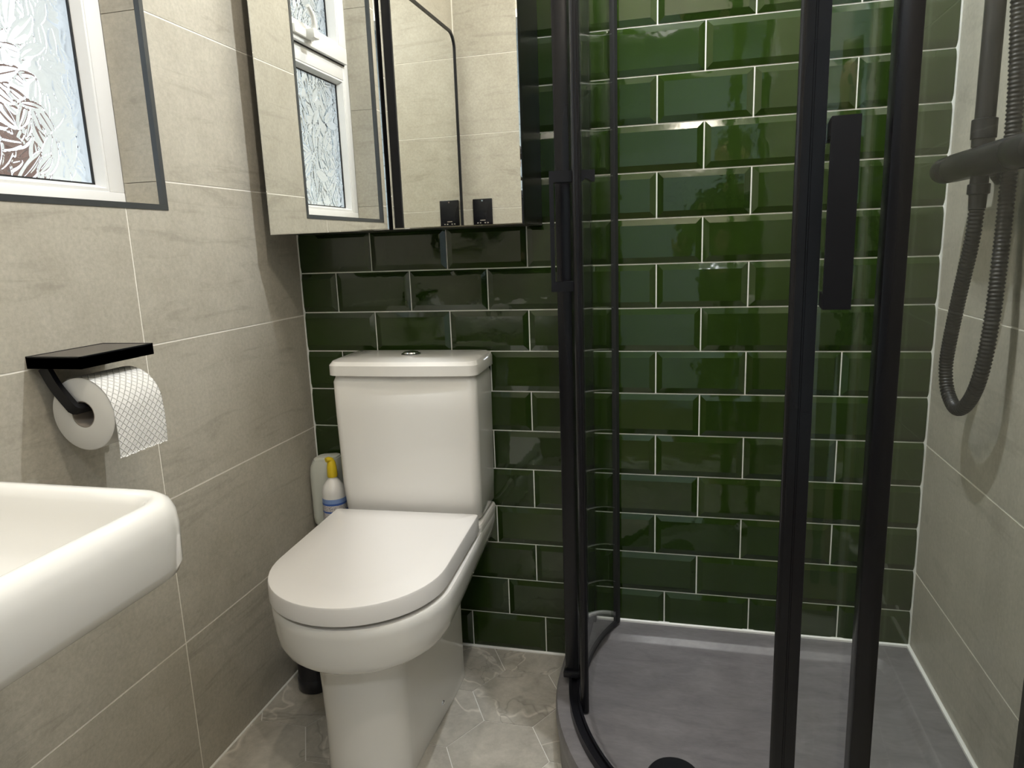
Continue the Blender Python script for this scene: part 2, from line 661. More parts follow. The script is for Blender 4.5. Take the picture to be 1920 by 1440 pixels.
# ---- left wall with the window opening
JT = 0.0085                                  # tile lining of the reveal
hole = (WIN_Y0 - JT, WIN_Y1 + JT, WIN_Z0 - JT, WIN_Z1 + JT)
wall_left = slab_with_hole('wall_left', 'x', -0.28, -0.0007, YF - 0.1, 0.15, -0.15, CEIL, [hole], M['grout_beige'])
tag(wall_left, 'left wall of large beige stone tiles around the window', 'wall', kind='structure')
hole_t = (WIN_Y0 - 0.008, WIN_Y1 + 0.008, WIN_Z0 - 0.008, WIN_Z1 + 0.008)
stone_tiles(wall_left, 'x', 0.0, 1, [YF, -1.178, -0.576, -0.0035], ROWS, [hole_t])
# reveal tiles (sill, jambs, head), jointed where the wall courses are
XR0, XR1 = -0.0845, -0.0102
zc = [WIN_Z0, 1.227, 1.532, 1.838, WIN_Z1]
for a, b in zip(zc, zc[1:]):
    box('tile', (XR0, WIN_Y1, a + 0.0006), (XR1, WIN_Y1 + 0.008, b - 0.0006), M['stone'], wall_left)
    box('tile', (XR0, WIN_Y0 - 0.008, a + 0.0006), (XR1, WIN_Y0, b - 0.0006), M['stone'], wall_left)
for a, b in ((WIN_Y0, -0.576), (-0.576, WIN_Y1)):
    box('tile', (XR0, a + 0.0012, WIN_Z0 - 0.008), (XR1, b - 0.0012, WIN_Z0), M['stone'], wall_left)
    box('tile', (XR0, a + 0.0012, WIN_Z1), (XR1, b - 0.0012, WIN_Z1 + 0.008), M['stone'], wall_left)
# mitred metal edge trim round the opening
def mitre(name, a, b, inward, parent):
    """flat strip of trim from corner a to corner b (y,z), widening outwards by 8 mm with mitred ends"""
    w = 0.0105
    ay, az = a
    by, bz = b
    iy, iz = inward
    ty, tz = (by - ay), (bz - az)
    L = math.hypot(ty, tz)
    ty, tz = ty / L, tz / L
    ya = [(ay, az), (by, bz), (by - iy * w + ty * w, bz - iz * w + tz * w), (ay - iy * w - ty * w, az - iz * w - tz * w)]
    bm = bmesh.new()
    add_loft(bm, [[(-0.010, p[0], p[1]) for p in ya], [(0.0012, p[0], p[1]) for p in ya]])
    return finish(bm, name, M['trim'], parent)
c = [(WIN_Y0, WIN_Z0), (WIN_Y1, WIN_Z0), (WIN_Y1, WIN_Z1), (WIN_Y0, WIN_Z1)]
for i, inw in enumerate(((0, 1), (-1, 0), (0, -1), (1, 0))):
    mitre('edge_trim', c[i], c[(i + 1) % 4], inw, wall_left)

# ---- right wall
wall_right = box('wall_right', (W + 0.0007, YF - 0.1, -0.15), (W + 0.2, 0.15, CEIL), M['grout_beige'])
tag(wall_right, 'right wall of large pale stone tiles inside the shower', 'wall', kind='structure')
stone_tiles(wall_right, 'x', W, -1, [YF, -1.24, -0.64, -0.0035], ROWS, [])

# ---- front wall (behind the camera) with the doorway
DX0, DX1, DZ = 0.56, 1.34, 2.03
dhole = (DX0, DX1, -0.2, DZ)
wall_front = slab_with_hole('wall_front', 'y', YF - 0.10, YF - 0.0016, -0.35, W + 0.2, -0.15, CEIL, [dhole], M['grout_beige'])
tag(wall_front, 'front wall of beige stone tiles beside the doorway', 'wall', kind='structure')
FR = [0.0] + [0.014 + 0.307 * k for k in range(1, 8)] + [CEIL]
stone_tiles(wall_front, 'y', YF, 1, [0.003, 0.60, 1.20, W - 0.003], FR, [(DX0, DX1, -0.2, DZ)])
dframe = boxes('door_1', [((DX0, YF - 0.11, 0), (DX0 + 0.03, YF + 0.012, DZ)), ((DX1 - 0.03, YF - 0.11, 0), (DX1, YF + 0.012, DZ)),
                          ((DX0, YF - 0.11, DZ - 0.03), (DX1, YF + 0.012, DZ))], M['gloss'])
tag(dframe, 'white painted door frame round the open doorway', 'door frame', kind='structure')

# ---- hallway seen in reflections: painted brick wall, floor, ceiling
hall = empty('wall_hall', (1.0, -3.0, 0), 'pale blue painted brick wall across the hallway', 'wall')
hall['kind'] = 'structure'
box('wall_core', (-0.28, -3.06, 0), (2.4, -3.0, CEIL), M['pbrick'], hall)
bm_b = bmesh.new()
add_box(bm_b, (0, -0.006, 0), (0.205, 0.004, 0.065), 0.003, 1)
bmesh.ops.recalc_face_normals(bm_b, faces=bm_b.faces)
brick_me = bpy.data.meshes.new('brick')
bm_b.to_mesh(brick_me)
bm_b.free()
brick_me.materials.append(M['pbrick'])
for r in range(31):
    for k in range(9):
        x = -0.10 + k * 0.215 + (0.1075 if r % 2 else 0)
        link(bpy.data.objects.new('brick', brick_me), (x, -2.998, 0.01 + r * 0.075), hall)
tag(box('floor_hall', (-0.28, -3.06, -0.05), (2.4, YF - 0.101, 0.0), M['wood']), 'brown wooden floor of the hallway', 'floor', kind='structure')
tag(box('ceiling_hall', (-0.28, -3.06, CEIL), (2.4, YF - 0.121, CEIL + 0.05), M['white']), 'white ceiling of the hallway', 'ceiling', kind='structure')
tag(box('wall_hall_side', (-0.33, -3.06, 0), (-0.28, YF - 0.101, CEIL), M['white']), 'white end wall of the hallway beyond the basin side', 'wall', kind='structure')
tag(box('wall_hall_end', (2.4, -3.06, 0), (2.45, YF - 0.101, CEIL), M['white']), 'white end wall of the hallway beyond the shower side', 'wall', kind='structure')

# ---- floor of hexagon tiles
floor = box('floor', (-0.35, YF - 0.1, -0.15), (W + 0.2, 0.15, -0.0014), M['grout'])
tag(floor, 'floor of grey marble-look hexagon tiles', 'floor', kind='structure')
HR, HCX, HCY = 0.1155, 0.597, -0.195
def clip(poly, a, b, c):
    """keep a*x+b*y<=c"""
    out = []
    for p, q in zip(poly, poly[1:] + poly[:1]):
        dp, dq = a * p[0] + b * p[1] - c, a * q[0] + b * q[1] - c
        if dp <= 0:
            out.append(p)
        if dp * dq < 0:
            t = dp / (dp - dq)
            out.append((p[0] + t * (q[0] - p[0]), p[1] + t * (q[1] - p[1])))
    return out
for i in range(-5, 8):
    for j in range(-9, 4):
        cx = HCX + i * 1.5 * HR
        cy_ = HCY + (j + (0.5 if i % 2 else 0)) * math.sqrt(3) * HR
        poly = [(cx + (HR - 0.0013) * math.cos(math.radians(60 * k)), cy_ + (HR - 0.0013) * math.sin(math.radians(60 * k))) for k in range(6)]
        for a, b, cc in ((-1, 0, -0.004), (1, 0, W - 0.004), (0, 1, -0.004), (0, -1, -YF - 0.003)):
            if poly:
                poly = clip(poly, a, b, cc)
        if len(poly) < 3:
            continue
        ar = abs(sum(p[0] * q[1] - q[0] * p[1] for p, q in zip(poly, poly[1:] + poly[:1]))) / 2
        if ar < 0.0003:
            continue
        bm = bmesh.new()
        add_loft(bm, [[(p[0], p[1], -0.008) for p in poly], [(p[0], p[1], 0.0) for p in poly]])
        finish(bm, 'tile', M['floor'], floor)

# ---- white corner and floor joints
def strip(name, pts, r, parent):
    bm = bmesh.new()
    add_loft(bm, tube_rings(pts, r, 6))
    return finish(bm, name, M['silicone'], parent, smooth=True)
strip('corner_joint', [(0.0, 0.0, 0.0), (0.0, 0.0, CEIL)], 0.0045, wall_back)
strip('corner_joint', [(W, 0.0, 0.0), (W, 0.0, CEIL)], 0.0055, wall_back)
strip('floor_joint', [(0.0, -0.001, 0.0), (0.72, -0.001, 0.0)], 0.0052, wall_back)
strip('floor_joint', [(0.001, 0.0, 0.0), (0.001, YF, 0.0)], 0.0035, wall_left)

# ---- pipe boxing behind the toilet that carries the cleaning bottles
bx = box('trim_1', (0.026, -0.142, 0.001), (0.142, -0.006, 0.352), M['white'], bev=0.002)
tag(bx, 'white pipe boxing in the corner behind the toilet', 'boxing', kind='structure')

# ================================================================== WINDOW
win = empty('window_1', (-0.1, (WIN_Y0 + WIN_Y1) / 2, WIN_Z0), 'white plastic window with leaf-patterned glass', 'window')
win['kind'] = 'structure'
FX0, FX1 = -0.150, -0.085
TRZ = 1.640                                   # transom centre
fw = 0.036
def bar(name, y0, y1, z0, z1, x0, x1, parent, bev=0.0012):
    return box(name, (x0, y0, z0), (x1, y1, z1), M['pvc'], parent, bev)
bar('frame_sill', WIN_Y0, WIN_Y1, WIN_Z0, WIN_Z0 + 0.026, FX0, FX1, win)
bar('frame_head', WIN_Y0, WIN_Y1, WIN_Z1 - fw, WIN_Z1, FX0, FX1, win)
bar('frame_jamb', WIN_Y0, WIN_Y0 + fw, WIN_Z0 + 0.026, WIN_Z1 - fw, FX0, FX1, win)
bar('frame_jamb', WIN_Y1 - fw, WIN_Y1, WIN_Z0 + 0.026, WIN_Z1 - fw, FX0, FX1, win)
bar('transom', WIN_Y0 + fw, WIN_Y1 - fw, TRZ - 0.022, TRZ + 0.030, FX0, FX1, win)
def bead(y0, y1, z0, z1, w, xo, xi, parent):
    """sloping glazing bead: four mitred strips from the frame face down to the glass"""
    out = [(y0, z0), (y1, z0), (y1, z1), (y0, z1)]
    inn = [(y0 + w, z0 + w), (y1 - w, z0 + w), (y1 - w, z1 - w), (y0 + w, z1 - w)]
    mid = [(y0 + w * .45, z0 + w * .45), (y1 - w * .45, z0 + w * .45), (y1 - w * .45, z1 - w * .45), (y0 + w * .45, z1 - w * .45)]
    for i in range(4):
        j = (i + 1) % 4
        bm = bmesh.new()
        def sec(k):
            return [(xo, *out[k]), (xo + 0.001, *mid[k]), (xi, *inn[k]), (xi - 0.004, *inn[k]), (xi - 0.004, *out[k])]
        add_loft(bm, [sec(i), sec(j)])
        finish(bm, 'glazing_bead', M['pvc'], parent, smooth=True, angle=20)
def gasket(y0, y1, z0, z1, x, w, parent):
    for lo, hi in (((y0, z0), (y1, z0 + w)), ((y0, z1 - w), (y1, z1)), ((y0, z0), (y0 + w, z1)), ((y1 - w, z0), (y1, z1))):
        box('gasket', (x - 0.003, lo[0], lo[1]), (x + 0.001, hi[0], hi[1]), M['rubber'], parent)

def leaf_pane(name, y0, y1, z0, z1, x, seed, parent):
    """thin pane whose room side carries raised overlapping leaves"""
    rng = np.random.RandomState(seed)
    step = 0.0015
    ny, nz = int((y1 - y0) / step) + 1, int((z1 - z0) / step) + 1
    Y, Z = np.meshgrid(np.linspace(0, y1 - y0, ny), np.linspace(0, z1 - z0, nz))
    H = 0.00025 * np.sin(Y * 120 + 2 * np.sin(Z * 60)) * np.sin(Z * 100)
    area = (y1 - y0) * (z1 - z0)
    for _ in range(int(area / 0.00062)):
        cy0, cz0 = rng.uniform(0, y1 - y0), rng.uniform(0, z1 - z0)
        L = rng.uniform(0.024, 0.044)
        wd = L * rng.uniform(0.30, 0.42)
        a = rng.normal(math.pi / 2, 0.85)
        dy, dz = Y - cy0, Z - cz0
        s = (dy * math.cos(a) + dz * math.sin(a)) / L
        t = (-dy * math.sin(a) + dz * math.cos(a)) / wd + 0.4 * rng.uniform(-1, 1) * s * s
        half = np.clip(1 - s * s, 0, 1) ** 0.85
        inside = (np.abs(s) < 1) & (np.abs(t) < half)
        q = np.abs(t) / np.maximum(half, 1e-3)
        edge = np.clip((1 - q) * half * wd / 0.0028, 0, 1)          # steep rim, nearly flat blade
        edge = edge * edge * (3 - 2 * edge)
        prof = 0.0019 * edge + 0.0007 * (1 - q * q) - 0.0010 * np.exp(-(t * wd / 0.0016) ** 2)
        H = np.where(inside, prof, H)
    H2 = H.copy()
    H2[1:-1, 1:-1] = (4 * H[1:-1, 1:-1] + H[:-2, 1:-1] + H[2:, 1:-1] + H[1:-1, :-2] + H[1:-1, 2:]) / 8
    H = H2
    verts = []
    for k in range(nz):
        for i in range(ny):
            verts.append((x + float(H[k, i]), y0 + float(Y[k, i]), z0 + float(Z[k, i])))
    faces = []
    for k in range(nz - 1):
        for i in range(ny - 1):
            p = k * ny + i
            faces.append((p, p + 1, p + ny + 1, p + ny))
    b0 = len(verts)
    rim = [(i, 0) for i in range(ny)] + [(ny - 1, k) for k in range(1, nz)] + [(i, nz - 1) for i in range(ny - 2, -1, -1)] + [(0, k) for k in range(nz - 2, 0, -1)]
    for i, k in rim:
        verts.append((x - 0.004, y0 + float(Y[k, i]), z0 + float(Z[k, i])))
    n = len(rim)
    for q in range(n):
        r = (q + 1) % n
        a, b = rim[q], rim[r]
        faces.append((a[1] * ny + a[0], b0 + q, b0 + r, b[1] * ny + b[0]))
    faces.append(tuple(b0 + q for q in range(n)))
    c = Vector((x, (y0 + y1) / 2, z0))
    me = bpy.data.meshes.new(name)
    me.from_pydata([tuple(Vector(v) - c) for v in verts], [], faces)
    bm = bmesh.new()
    bm.from_mesh(me)
    bmesh.ops.recalc_face_normals(bm, faces=bm.faces)
    for f in bm.faces:
        f.smooth = len(f.verts) == 4
    for e in bm.edges:
        if len(e.link_faces) == 2 and e.calc_face_angle(0) > 0.9:
            e.smooth = False
    bm.to_mesh(me)
    bm.free()
    me.materials.append(M['leaf'])
    return link(bpy.data.objects.new(name, me), c, parent)

y0, y1, z0, z1 = WIN_Y0 + fw, WIN_Y1 - fw, WIN_Z0 + 0.026, TRZ - 0.022
bead(y0, y1, z0, z1, 0.013, FX1 - 0.002, -0.104, win)
gasket(y0 + 0.012, y1 - 0.012, z0 + 0.012, z1 - 0.012, -0.106, 0.004, win)
leaf_pane('pane', y0 + 0.004, y1 - 0.004, z0 + 0.004, z1 - 0.004, -0.112, 3, win)
# opening top light
ys0, ys1, zs0, zs1 = WIN_Y0 + 0.030, WIN_Y1 - 0.030, TRZ + 0.024, WIN_Z1 - 0.030
sash = boxes('sash', [((-0.140, ys0, zs0), (-0.070, ys1, zs0 + 0.048)), ((-0.140, ys0, zs1 - 0.048), (-0.070, ys1, zs1)),
                      ((-0.140, ys0, zs0 + 0.048), (-0.070, ys0 + 0.048, zs1 - 0.048)), ((-0.140, ys1 - 0.048, zs0 + 0.048), (-0.070, ys1, zs1 - 0.048))], M['pvc'], win, 0.0012)
gasket(ys0 - 0.003, ys1 + 0.003, zs0 - 0.003, zs1 + 0.003, -0.083, 0.004, win)
bead(ys0 + 0.048, ys1 - 0.048, zs0 + 0.048, zs1 - 0.048, 0.013, -0.073, -0.098, win)
gasket(ys0 + 0.060, ys1 - 0.060, zs0 + 0.060, zs1 - 0.060, -0.100, 0.004, win)
leaf_pane('pane', ys0 + 0.05, ys1 - 0.05, zs0 + 0.05, zs1 - 0.05, -0.106, 11, win)
# handle on the bottom rail of the sash
hy, hz = -0.675, zs0 + 0.024
hb = boxes('handle', [((-0.070, hy - 0.030, hz - 0.012), (-0.060, hy + 0.075, hz + 0.012)), ((-0.062, hy - 0.016, hz - 0.014), (-0.035, hy + 0.016, hz + 0.012))], M['gloss'], win, 0.004)
bl = smooth_path([(-0.046, hy, hz), (-0.040, hy + 0.002, hz + 0.022), (-0.038, hy + 0.014, hz + 0.046), (-0.036, hy + 0.040, hz + 0.062)], 0.004)
loft('handle_blade', tube_rings(bl, lambda i: 0.0095 - 0.004 * i / len(bl), 10), M['gloss'], hb)
lathe('lock_button', (-0.050, hy - 0.017, hz + 0.002), [(0.004, 0.0), (0.006, -0.002), (0.005, -0.006)], M['rubber'], hb, 'y', 12)

# ---- the neighbour's brick wall outside
nb = empty('neighbour_wall', (-2.2, 2.2, -0.5), 'red brown brick wall outside the window', 'wall')
nb['kind'] = 'structure'
box('wall_core', (-3.4, 1.15, -0.8), (-0.42, 1.35, 1.78), M['mortar'], nb)
bm_b = bmesh.new()
add_box(bm_b, (0, -0.008, 0), (0.215, 0.004, 0.065))
bmesh.ops.recalc_face_normals(bm_b, faces=bm_b.faces)
rb_me = bpy.data.meshes.new('brick')
bm_b.to_mesh(rb_me)
bm_b.free()
rb_me.materials.append(M['rbrick'])
for r in range(20):
    for k in range(13):
        x = -3.38 + k * 0.225 + (0.11 if r % 2 else 0)
        link(bpy.data.objects.new('brick', rb_me), (x, 1.15, 0.26 + r * 0.075), nb)

# ---- pale wall added to keep the mirrored window less bright, and the ground outside
gw = box('wall_added_outside', (-3.4, -2.60, -0.8), (-0.36, -2.45, 2.5), M['render'])
tag(gw, 'pale blue wall added outside to dim the mirrored view of the window', 'wall', kind='structure')
gd = box('ground', (-6.0, -6.0, -0.9), (-0.36, 4.0, -0.8), M['mortar'])
tag(gd, 'grey concrete ground outside the window', 'ground', kind='structure')

# ================================================================== MIRROR CABINET
cab = empty('mirror_cabinet', (0.35, 0, 1.127), 'black mirror cabinet with two mirrored doors on the green tiled wall', 'cabinet')
CX0, CX1, CZ0, CZ1 = 0.051, 0.651, 1.125, 1.83
box('body', (CX0, -0.186, CZ0 + 0.001), (CX1, -0.0055, CZ1), M['blackp'], cab, 0.0008, 1)
def mdoor(x0, x1, y, dy):
    """dy: how far the x1 edge stands proud"""
    bm = bmesh.new()
    def ring(x, e):
        return [(x, y - e, CZ0), (x, y + 0.015, CZ0), (x, y + 0.015, CZ1), (x, y - e, CZ1)]
    add_loft(bm, [ring(x0, 0), ring(x1, dy)])
    d = finish(bm, 'door', M['blackp'], cab)
    bm = bmesh.new()
    s = dy / (x1 - x0)
    b = 0.0025
    out = [(x0 + 0.0006, CZ0 + 0.0006), (x1 - 0.0006, CZ0 + 0.0006), (x1 - 0.0006, CZ1 - 0.0006), (x0 + 0.0006, CZ1 - 0.0006)]
    inn = [(out[0][0] + b, out[0][1] + b), (out[1][0] - b, out[1][1] + b), (out[2][0] - b, out[2][1] - b), (out[3][0] + b, out[3][1] - b)]
    f = lambda p, t: (p[0], y - s * (p[0] - x0) - t, p[1])
    add_loft(bm, [[f(p, 0.0) for p in out], [f(p, 0.0022) for p in out], [f(p, 0.0030) for p in inn]])
    finish(bm, 'mirror_panel', M['mirror'], d)
mdoor(CX0, 0.3465, -0.202, 0.0)
mdoor(0.3555, CX1, -0.202, 0.0036)

# ================================================================== WALL MIRROR over the basin (seen in the cabinet doors)
wm = empty('wall_mirror', (0, -1.32, 1.1), 'tall mirror with rounded corners and black frame above the basin', 'mirror')
def yz_rr(x, y0, y1, z0, z1, r, n=8):
    return [(x, p[0], p[1]) for p in rrect(y0, y1, z0, z1, r, 0, n)]
my0, my1, mz0, mz1 = -1.645, -1.005, 1.085, 1.935
bm = bmesh.new()
rr = [yz_rr(0.0005, my0, my1, mz0, mz1, 0.06), yz_rr(0.030, my0, my1, mz0, mz1, 0.06),
      yz_rr(0.030, my0 + 0.009, my1 - 0.009, mz0 + 0.009, mz1 - 0.009, 0.052), yz_rr(0.024, my0 + 0.009, my1 - 0.009, mz0 + 0.009, mz1 - 0.009, 0.052)]
add_loft(bm, rr, True, False)
finish(bm, 'frame', M['black'], wm, smooth=True)
bm = bmesh.new()
add_loft(bm, [yz_rr(0.020, my0 + 0.0085, my1 - 0.0085, mz0 + 0.0085, mz1 - 0.0085, 0.052), yz_rr(0.025, my0 + 0.0085, my1 - 0.0085, mz0 + 0.0085, mz1 - 0.0085, 0.052)])
finish(bm, 'mirror_glass', M['mirror'], wm)

# ================================================================== SHAVER SOCKET on the front wall
so = empty('shaver_socket', (0.100, YF, 1.136), 'black shaver socket plate beside the tall mirror', 'socket')
box('plate', (0.0575, YF + 0.0005, 1.137), (0.1435, YF + 0.0085, 1.284), M['satin'], so, 0.002)
for x in (0.084, 0.117):
    lathe('screw', (x if False else 0.1005, YF + 0.0085, 1.276 if x < 0.1 else 1.145), [(0.0035, 0), (0.0033, 0.001)], M['chrome'], so, 'y', 12)
for x in (0.084, 0.117):
    boxes('outlet', [((x - 0.009, YF + 0.0085, 1.182), (x - 0.003, YF + 0.0092, 1.186)), ((x + 0.003, YF + 0.0085, 1.182), (x + 0.009, YF + 0.0092, 1.186))], M['card'], so)
box('legend', (0.089, YF + 0.0085, 1.193), (0.112, YF + 0.0089, 1.196), M['card'], so)

# ================================================================== TOILET
TH = 0.04
TO = Vector((0.332, -0.0135, 0))
def T(p):
    x, y, z = p
    return (TO.x + x * math.cos(TH) - y * math.sin(TH), TO.y + x * math.sin(TH) + y * math.cos(TH), z)
def TR(ring):
    return [T(p) for p in ring]
toilet = empty('toilet', (0.35, -0.3, 0), 'white close-coupled toilet with closed lid against the green tiles', 'toilet')

def dring(z, wb, wf, yb, yf, ry, k=0.0, rb=0.02, nb=5, ns=12, nf=28):
    """D-shaped ring: back edge with rounded corners, straight (tapering) sides, half-ellipse front"""
    yc = yf + ry
    out = []
    for i in range(nb + 1):                                   # back left corner -> right along the back
        a = math.radians(180 - 90 * i / nb)
        out.append((-wb + rb + rb * math.cos(a), yb - rb + rb * math.sin(a)))
    for i in range(nb + 1):
        a = math.radians(90 - 90 * i / nb)
        out.append((wb - rb + rb * math.cos(a), yb - rb + rb * math.sin(a)))
    for i in range(1, ns):
        t = i / ns
        tt = t * t * (3 - 2 * t)
        out.append((wb + (wf - wb) * tt, (yb - rb) + (yc - yb + rb) * t))
    for i in range(nf + 1):
        a = math.radians(-180 * i / nf)
        out.append((wf * math.cos(a), yc + ry * math.sin(a)))
    for i in range(1, ns):
        t = 1 - i / ns
        tt = t * t * (3 - 2 * t)
        out.append((-(wb + (wf - wb) * tt), (yb - rb) + (yc - yb + rb) * t))
    return [(p[0], p[1], z + k * (p[1] - yf)) for p in out]

pan_rings = [
    dring(0.001, .107, .090, -.118, -.553, .075),
    dring(0.008, .108, .091, -.118, -.555, .075),
    dring(0.060, .107, .090, -.118, -.552, .075),
    dring(0.140, .106, .090, -.115, -.552, .075),
    dring(0.210, .105, .090, -.110, -.556, .076, .01),
    dring(0.286, .105, .092, -.102, -.562, .080, .02),
    dring(0.302, .108, .097, -.094, -.568, .088, .03),
    dring(0.308, .132, .142, -.070, -.597, .137, .03),
    dring(0.312, .150, .163, -.045, -.609, .160, .03),
    dring(0.320, .161, .173, -.025, -.617, .171, .03),
    dring(0.334, .168, .180, -.010, -.622, .178, .025),
    dring(0.359, .173, .184, -.003, -.625, .183, .015),
    dring(0.390, .177, .186, -.002, -.627, .185, .003),
    dring(0.406, .177, .186, -.002, -.627, .185, .0),
    dring(0.4110, .174, .183, -.005, -.624, .182, .0),
    dring(0.4115, .120, .120, -.040, -.520, .120, .0),
]
pan = loft('pan', [TR(r) for r in pan_rings], M['ceramic'], toilet, angle=50)
# raised shelf that carries the cistern
loft('cistern_shelf', [TR([(p[0], p[1], z) for p in rrect(-w, w, -.185 + i, -0.004, (.03, .03, .012, .012), 0)])
                       for z, w, i in ((.395, .175, 0), (.424, .179, 0), (.430, .176, .003))], M['ceramic'], toilet)
for s in (-1, 1):
    p = T((s * 0.0995, -0.295, 0.040))
    lathe('fixing_cap', (p[0] - s * 0.010, p[1], p[2]), [(0.0058, 0), (0.0058, s * 0.0125), (0.0045, s * 0.0140)], M['chrome'], pan, 'x', 16)
# seat ring, shut under the lid
loft('seat', [TR(dring(z, .166, .168, -.190, -.612, .168, 0)) for z in (.4125, .4215)], M['seat'], toilet)
LK = 0.013
def LR(*a, **k):
    return TR([(p[0] - 0.004, p[1], p[2]) for p in dring(*a, **k)])
lid = loft('lid', [LR(.4185, .177, .178, -.180, -.626, .178, 0.002, rb=.006),
                   LR(.4215, .181, .182, -.1765, -.630, .182, 0.002, rb=.008),
                   LR(.4530, .1805, .1815, -.1765, -.6295, .1815, LK, rb=.008),
                   LR(.4565, .179, .180, -.178, -.628, .180, LK, rb=.007),
                   LR(.4580, .176, .177, -.181, -.625, .177, LK, rb=.006),
                   LR(.4595, .120, .120, -.230, -.560, .120, LK, rb=.006)], M['seat'], toilet, angle=30)
for s in (-1, 1):
    a = T((s * 0.075, -.172, 0))
    loft('hinge', [circle((a[0], a[1], z), r, 16) for z, r in ((.411, .0085), (.440, .0085), (.443, .006))], M['seat'], toilet)

def crr(x, y0, y1, z, bow, r):
    """cistern section: rounded rectangle with a slightly bowed front"""
    out = []
    base = rrect(-x, x, y0, y1, (r, r, 0.008, 0.008), z, 6)
    # add points along the front between the two front corners
    fl, fr = base[6], base[7]
    mid = []
    for k in range(1, 12):
        t = k / 12
        mid.append((fl[0] + (fr[0] - fl[0]) * t, fl[1] - bow * math.sin(math.pi * t), z))
    return base[:7] + mid + base[7:]
cist = loft('cistern', [TR(crr(.166, -.146, -.004, .4305, .003, .022)), TR(crr(.174, -.155, -.001, .442, .004, .024)),
                        TR(crr(.1765, -.161, -.001, .520, .004, .022)), TR(crr(.1785, -.163, -.001, .700, .004, .020)),
                        TR(crr(.1785, -.163, -.001, .776, .004, .020)), TR(crr(.1765, -.160, -.002, .782, .004, .020)), TR(crr(.174, -.157, -.003, .790, .003, .02))], M['ceramic'], toilet, angle=50)
clid = loft('cistern_lid', [TR(crr(.178, -.165, -.001, .7915, .006, .022)), TR(crr(.184, -.171, .0005, .7935, .006, .024)),
                            TR(crr(.184, -.171, .0005, .817, .006, .024)), TR(crr(.1795, -.163, .000, .8255, .006, .026)),
                            TR(crr(.170, -.142, -.004, .8295, .006, .03)), TR(crr(.120, -.100, -.03, .8300, .004, .02))], M['ceramic'], toilet, angle=30)
p = T((0.0, -0.085, 0))
fb = lathe('flush_button', (p[0], p[1], .8298), [(.024, 0), (.024, .003), (.0215, .0045)], M['chrome'], clid)
lathe('button_half', (p[0], p[1], .8343), [(.0195, 0), (.018, .0030), (.010, .0050), (.002, .0056)], M['chrome'], clid)

# ================================================================== TOILET BRUSH POT
tb = empty('toilet_brush_pot', (0.080, -0.243, 0), 'black toilet brush pot with flared foot standing beside the toilet', 'toilet brush')
lathe('pot', (0.080, -0.243, 0), [(.042, .0005), (.0445, .004), (.0445, .030), (.0425, .034), (.0420, .036), (.0420, .20), (.040, .205), (.010, .206)], M['brush'], tb, n=36)
lathe('handle', (0.080, -0.243, 0.206), [(.007, 0), (.007, .10), (.009, .115), (.004, .122)], M['brush'], tb, n=16)

# ================================================================== CLEANING BOTTLES
bo = empty('detergent_bottle', (0.051, -0.062, 0.352), 'pale off-white flat cleaning bottle with grey lid beside the cistern', 'bottle')
def bsec(cx, cy, wx, wy, z, r, tilt=0.0):
    return [(p[0], p[1], p[2] + tilt * (p[0] - cx)) for p in rrect(cx - wx, cx + wx, cy - wy, cy + wy, r, z, 5)]
loft('bottle_body', [bsec(.050, -.045, .032, .024, .3525, .016), bsec(.050, -.045, .040, .030, .362, .020), bsec(.050, -.045, .0425, .032, .38, .022),
                     bsec(.050, -.045, .0425, .032, .50, .022), bsec(.051, -.045, .040, .031, .520, .020), bsec(.0535, -.045, .035, .028, .540, .018, .1)], M['hdpe'], bo, angle=50)
loft('cap', [bsec(.0535, -.045, .033, .026, .5402, .016, .1), bsec(.0535, -.045, .0325, .0255, .545, .016, .1), bsec(.0535, -.045, .028, .022, .5475, .014, .1)], M['hdpe'], bo, angle=50)
box('label', (.074, -.0790, .440), (.0885, -.0745, .508), M['gprint'], bo)
sp = empty('bleach_bottle', (0.103, -0.100, 0.352), 'white cleaner bottle with blue label and yellow nozzle cap beside the cistern', 'bottle')
bcx, bcy = 0.1005, -0.108
lathe('bottle_body', (bcx, bcy, 0.352), [(.026, .0005), (.030, .004), (.0305, .012), (.0305, .115), (.0295, .126), (.025, .138), (.018, .148), (.0125, .154), (.0105, .159), (.0105, .164)], M['bottle'], sp, n=32)
lb = lathe('label', (bcx, bcy, 0.352), [(.0306, .022), (.0310, .0225), (.0310, .106), (.0306, .1065)], M['lblue'], sp, n=32, cap0=False, cap1=False)
for a, b, mt in ((.090, .095, 'blue'), (.074, .0895, 'text'), (.0695, .0735, 'blue'), (.050, .069, 'text'), (.045, .0495, 'blue'), (.0235, .0445, 'text')):
    lathe('print_band', (bcx, bcy, 0.352), [(.0311, a), (.0313, a + .0002), (.0313, b - .0002), (.0311, b)], M[mt], lb, n=32, cap0=False, cap1=False)
lathe('cap', (bcx, bcy, 0.352), [(.0125, .160), (.0135, .163), (.0125, .185), (.0105, .198), (.0085, .203)], M['yellow'], sp, n=24)
loft('nozzle', tube_rings([(bcx + .003, bcy, .549), (bcx, bcy, .557), (bcx - .004, bcy - .006, .560), (bcx - .008, bcy - .012, .559)], 0.0068, 12), M['yellow'], sp)

